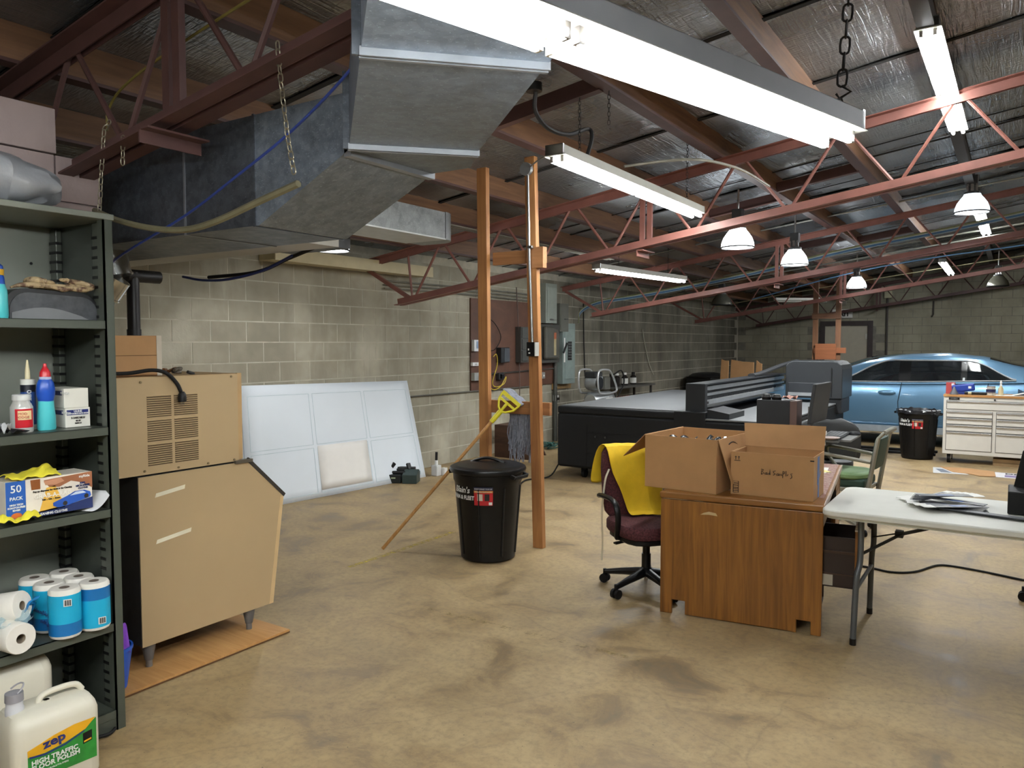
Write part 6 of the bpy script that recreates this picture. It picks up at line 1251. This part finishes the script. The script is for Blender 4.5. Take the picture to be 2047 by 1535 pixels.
        for wx in (-3.05, -.15):
            c = V(wx, s*.8, .33/zs); o = MB().lathe([(.2, -.11), (.31, -.1), (.33, -.06), (.33, .06), (.31, .1), (.2, .11)], c, 30, Matrix.Rotation(math.pi/2, 4, 'X')).build('wheel', RUBBER, t)
            MB().lathe([(0, .1), (.05, .1), (.2, .1), (.2, -.1), (0, -.1)], c, 20, Matrix.Rotation(s*-math.pi/2, 4, 'X')).build('rim', P('#9fa3a6', .3, .8), o)
    return t
def paint_mat(c, nm):
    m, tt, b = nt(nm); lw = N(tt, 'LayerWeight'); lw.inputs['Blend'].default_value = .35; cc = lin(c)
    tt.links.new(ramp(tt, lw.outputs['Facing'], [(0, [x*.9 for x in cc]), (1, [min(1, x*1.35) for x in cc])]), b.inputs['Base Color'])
    b.inputs['Metallic'].default_value = .45; b.inputs['Roughness'].default_value = .32; b.inputs['Coat Weight'].default_value = .8; b.inputs['Coat Roughness'].default_value = .04; return m
car('light blue sedan parked across the hall behind the tool chest', 14.28, 0, paint_mat('6f9abb', 'light_blue_paint'))
car('dark teal car standing behind the light blue sedan', 18.7, -.7, paint_mat('55696c', 'dark_teal_paint'), .96)
# ================================================================ white tool chest
CH = P('#d9d6cd', .4, var=.03); CHL = P('#c9c9c8', .25, .8, .05)
tc = thing('tool_chest', 'white rolling tool chest with wooden top and pull bar drawers', 'tool chest', (-.17, 12.1, 0)); YC0 = 11.85; cx0, cx1 = -.775, .44
MB().mm((cx0, YC0+.004, .125), (cx1, 12.4, .9)).build('cabinet', CH, tc, smooth=False, bevel=.006)
MB().mm((cx0-.005, YC0-.01, .9), (cx1+.005, 12.4, .925)).build('wood_top', wood('chest_top', 'b07c46', 'c9975e', (2, 20, 20), .4), tc, smooth=False)
def drawer(x0, x1, z0, z1):
    d_ = MB().mm((x0, YC0-.002, z0), (x1, YC0+.004, z1)).build('drawer', CH, tc, smooth=False, bevel=.002)
    MB().mm((x0-.006, YC0+.0005, z0-.006), (x1+.006, YC0+.003, z1+.006)).build('drawer_gap', P('#4d4b49', .6), d_, smooth=False)
    MB().mm((x0, YC0-.014, z1-.022), (x1, YC0-.002, z1-.002)).build('pull_bar', CHL, d_, smooth=False, bevel=.004)
drawer(-.735, .4, .735, .845)
for x0, x1 in ((-.735, -.215), (-.165, .4)):
    for z0, z1 in ((.625, .705), (.533, .612), (.438, .52), (.185, .425)): drawer(x0, x1, z0, z1)
MB().mm((-.715, YC0-.002, .86), (-.59, YC0+.004, .888)).build('maker_plate', BLACK, tc, smooth=False); text('HUSKY', .022, (-.652, YC0-.003, .874), (1, 0, 0), (0, 0, 1), P('#9a9a98', .4), tc, align='CENTER', sx=1.2)
MB().cyl((-.19, YC0-.006, .87), (-.19, YC0+.004, .87), .012, n=12).build('lock', DKST, tc)
for x in (-.7, .35):
    for y in (YC0+.08, 12.32):
        o = MB().cyl((x-.02, y, .06), (x+.02, y, .06), .06, n=20).build('caster', RUBBER, tc); MB().cyl((x-.023, y, .06), (x+.023, y, .06), .035, n=16).mm((x-.03, y-.02, .06), (x-.024, y+.02, .125)).mm((x+.024, y-.02, .06), (x+.03, y+.02, .125)).build('fork', CHL, o, smooth=False)
Zt = .926
gp = thing('glove_pack', 'red and white box at the corner of the tool chest', 'box', (-.7, 12.1, Zt)); MB().mm((-.765, 12.05, Zt), (-.66, 12.18, Zt+.15)).build('carton', P('#b84a4a', .5, var=.1), gp, smooth=False); MB().mm((-.7, 12.0495, Zt+.11), (-.665, 12.051, Zt+.14)).build('white_patch', WHITE, gp, smooth=False)
wp_ = thing('wipes_pack', 'royal blue soft pack leaning on the red box', 'pack', (-.6, 12.02, Zt)); wq = MB().box((0, 0, 0), (.27, .06, .1), Matrix.Rotation(-.12, 4, 'Y')); wq.v = [v+Vector((-.56, 12.03, Zt+.085)) for v in wq.v]; wq.build('pouch', P('#2a44a0', .35, bump=.3, bscale=20), wp_, smooth=False, bevel=.02); MB().mm((-.5, 11.997, Zt+.08), (-.465, 11.9995, Zt+.11)).build('white_patch', WHITE, wp_, smooth=False)
MB().mm((-.66, 12.0, Zt), (-.45, 12.06, Zt+.035)).build('crease_base', P('#22388a', .4), wp_, smooth=False)
setp(MB().lathe([(.055, 0), (.055, .006), (.03, .05), (.008, .1), (0, .102)], (-.66, 11.93, Zt), 20).build('grey_cone', P('#5c5f66', .5)), 'small dark grey cone on the tool chest edge', 'cone')
sp_ = thing('spray_tool', 'black rod shaped tool lying on the tool chest', 'tool', (-.4, 11.95, Zt)); MB().cyl((-.54, 11.95, Zt+.02), (-.28, 11.96, Zt+.02), .019, n=14).build('barrel', BLACK, sp_); MB().cyl((-.5, 11.95, Zt+.02), (-.46, 11.952, Zt+.02), .0205, n=14).build('band', P('#b9b48c', .4), sp_)
for k, (z, r_, c, lb) in enumerate(((0, .05, '#cfc9b8', 'cream tin at the foot of the tin stack'), (.048, .055, '#2f3157', 'flat dark blue tin in the middle of the tin stack'), (.085, .05, '#c9c4bb', 'pale tin on top of the tin stack'))):
    q = thing('round_tin', lb, 'tin', (-.24, 11.97, Zt+z), 0, 'tins stacked on the tool chest'); MB().lathe([(0, 0), (r_, 0), (r_, .03), (0, .03)], (-.24, 11.97, Zt+z), 22).build('tin', P(c, .4, .2), q); MB().lathe([(r_+.003, .03), (r_+.003, .044 if k == 0 else .034), (0, .044 if k == 0 else .034)], (-.24, 11.97, Zt+z), 22).build('lid', P('#8d8a92', .4, .4), q)
gl_ = thing('glue_bottle', 'cream squeeze bottle with a tall white nozzle', 'bottle', (-.13, 11.98, Zt)); MB().lathe([(0, 0), (.028, 0), (.03, .008), (.03, .09), (.015, .115), (.013, .13), (0, .13)], (-.13, 11.98, Zt), 18).build('body', P('#cdbb93', .4), gl_); MB().lathe([(.014, .125), (.01, .16), (.014, .165), (.006, .2), (0, .2)], (-.13, 11.98, Zt), 14).build('nozzle', WHITE, gl_)
px_ = thing('paper_stack', 'white papers lying on the tool chest', 'paper', (.05, 11.95, Zt)); MB().mm((-.2, 11.88, Zt), (.18, 12.1, Zt+.004)).build('sheet', WHITE, px_, smooth=False); MB().prism([(0, 0), (.24, .06), (.24, .064), (0, .006)], .2, (.0, 12.1, Zt+.004), (1, 0, 0), (0, 0, 1)).build('curled_sheet', WHITE, px_, smooth=False)
setp(MB().prism([(0, 0), (.2, .0), (.22, .05), (.08, .04), (0, .08)], .02, (.06, 12.25, Zt), (1, 0, 0), (0, 0, 1)).build('blue_bracket', P('#2c4a66', .4), smooth=False), 'dark blue bracket behind the papers on the chest', 'bracket')
bin_('open black trash can with a liner between the car and tool chest', (-1.1, 12.12, 0), False, math.radians(-78), .685, .265, .2, True)
# ================================================================ sheets on the floor
setp(MB().prism([(-.76, 11.38), (-.42, 11.42), (-.16, 11.3), (-.14, 10.9), (-.3, 10.84), (-.4, 10.95), (-.6, 11.02)], .006, (0, 0, .004), (1, 0, 0), (0, 1, 0)).build('cardboard_sheet', CARD, smooth=False), 'flat piece of brown cardboard on the floor before the tool chest', 'cardboard')
ws = thing('sign_board', 'white board edge showing under the floor cardboard', 'board', (-.75, 11.1, 0)); MB().prism([(-.84, 11.33), (-.7, 11.36), (-.42, 10.92), (-.8, 10.84)], .003, (0, 0, .0005), (1, 0, 0), (0, 1, 0)).build('sheet', P('#c9c9c9', .5), ws, smooth=False); MB().prism([(-.8, 11.2), (-.72, 11.22), (-.6, 10.95), (-.72, 10.93)], .0006, (0, 0, .0036), (1, 0, 0), (0, 1, 0)).build('print', P('#6d7480', .5), ws, smooth=False)
sb_ = thing('printed_banner', 'white and purple printed board on the floor', 'sign board', (.05, 11.1, 0)); MB().prism([(-.16, 11.3), (.6, 11.3), (.6, 10.88), (-.18, 10.9)], .004, (0, 0, .0006), (1, 0, 0), (0, 1, 0)).build('sheet', P('#d5d3d6', .5), sb_, smooth=False); MB().prism([(-.05, 11.1), (.5, 11.1), (.5, 10.95), (-.05, 10.95)], .001, (0, 0, .0047), (1, 0, 0), (0, 1, 0)).build('purple_panel', P('#7d6f9c', .5), sb_, smooth=False)
text('DROP', .12, (-.05, 11.2, .006), (1, 0, 0), (0, 1, 0), INK, sb_, bold=.004)
ub = thing('low_carton', 'low flat carton under the tool chest', 'box', (.1, 12.1, 0)); MB().mm((-.19, 11.9, 0), (.3, 12.3, .09)).build('carton', P('#8d7350', .8), ub, smooth=False); MB().mm((-.19, 11.899, .04), (.3, 11.9, .046)).build('seam', P('#5f4a30', .8), ub, smooth=False)
for k, (y, lb) in enumerate(((12.55, 'black rubber strip on the floor nearest the green chair'), (12.9, 'black rubber strip on the floor along the car'))): setp(MB().prism([(-2.6, 0), (-.9, 0), (-.9, .03), (-2.6, .03)], .1, (0, y, .0), (1, 0, 0), (0, 0, 1)).build('rubber_strip', RUBBER, smooth=False), lb, 'rubber strip', 'rubber strips beside the car')
# conduit and boxes on the end wall
setp(MB().tube([(-2.65, YF-.04, 0), (-2.65, YF-.04, 2.75)], .022, 8).build('wall_conduit', P('#4a443f', .5)), 'dark conduit down the end wall beside the door', 'conduit')
setp(MB().mm((-2.72, YF-.1, 2.72), (-2.55, YF, 2.9)).build('wall_box', P('#c2bd9e', .5), smooth=False, bevel=.008), 'cream electrical box high on the end wall', 'electrical box')
em = thing('emergency_light', 'twin headed emergency light near the exit sign', 'lamp', (-3.68, YF-.06, 2.62)); MB().mm((-3.74, YF-.1, 2.58), (-3.6, YF, 2.68)).build('case', P('#8a857a', .5), em, smooth=False); [MB().lathe([(0, 0), (.05, 0), (.06, .05), (0, .06)], (x, YF-.1, 2.74), 14, Matrix.Rotation(math.pi/2, 4, 'X')).build('lamp_head', P('#6b675e', .4), em) for x in (-3.76, -3.58)]
hk = setp(MB().tube([(-1.65, YF-.05, 2.62), (-1.65, YF-.05, 2.3), (-1.68, YF-.08, 2.25)], .02, 7).build('wall_hook', P('#3a352f', .6)), 'dark bracket hanging high on the end wall', 'bracket')
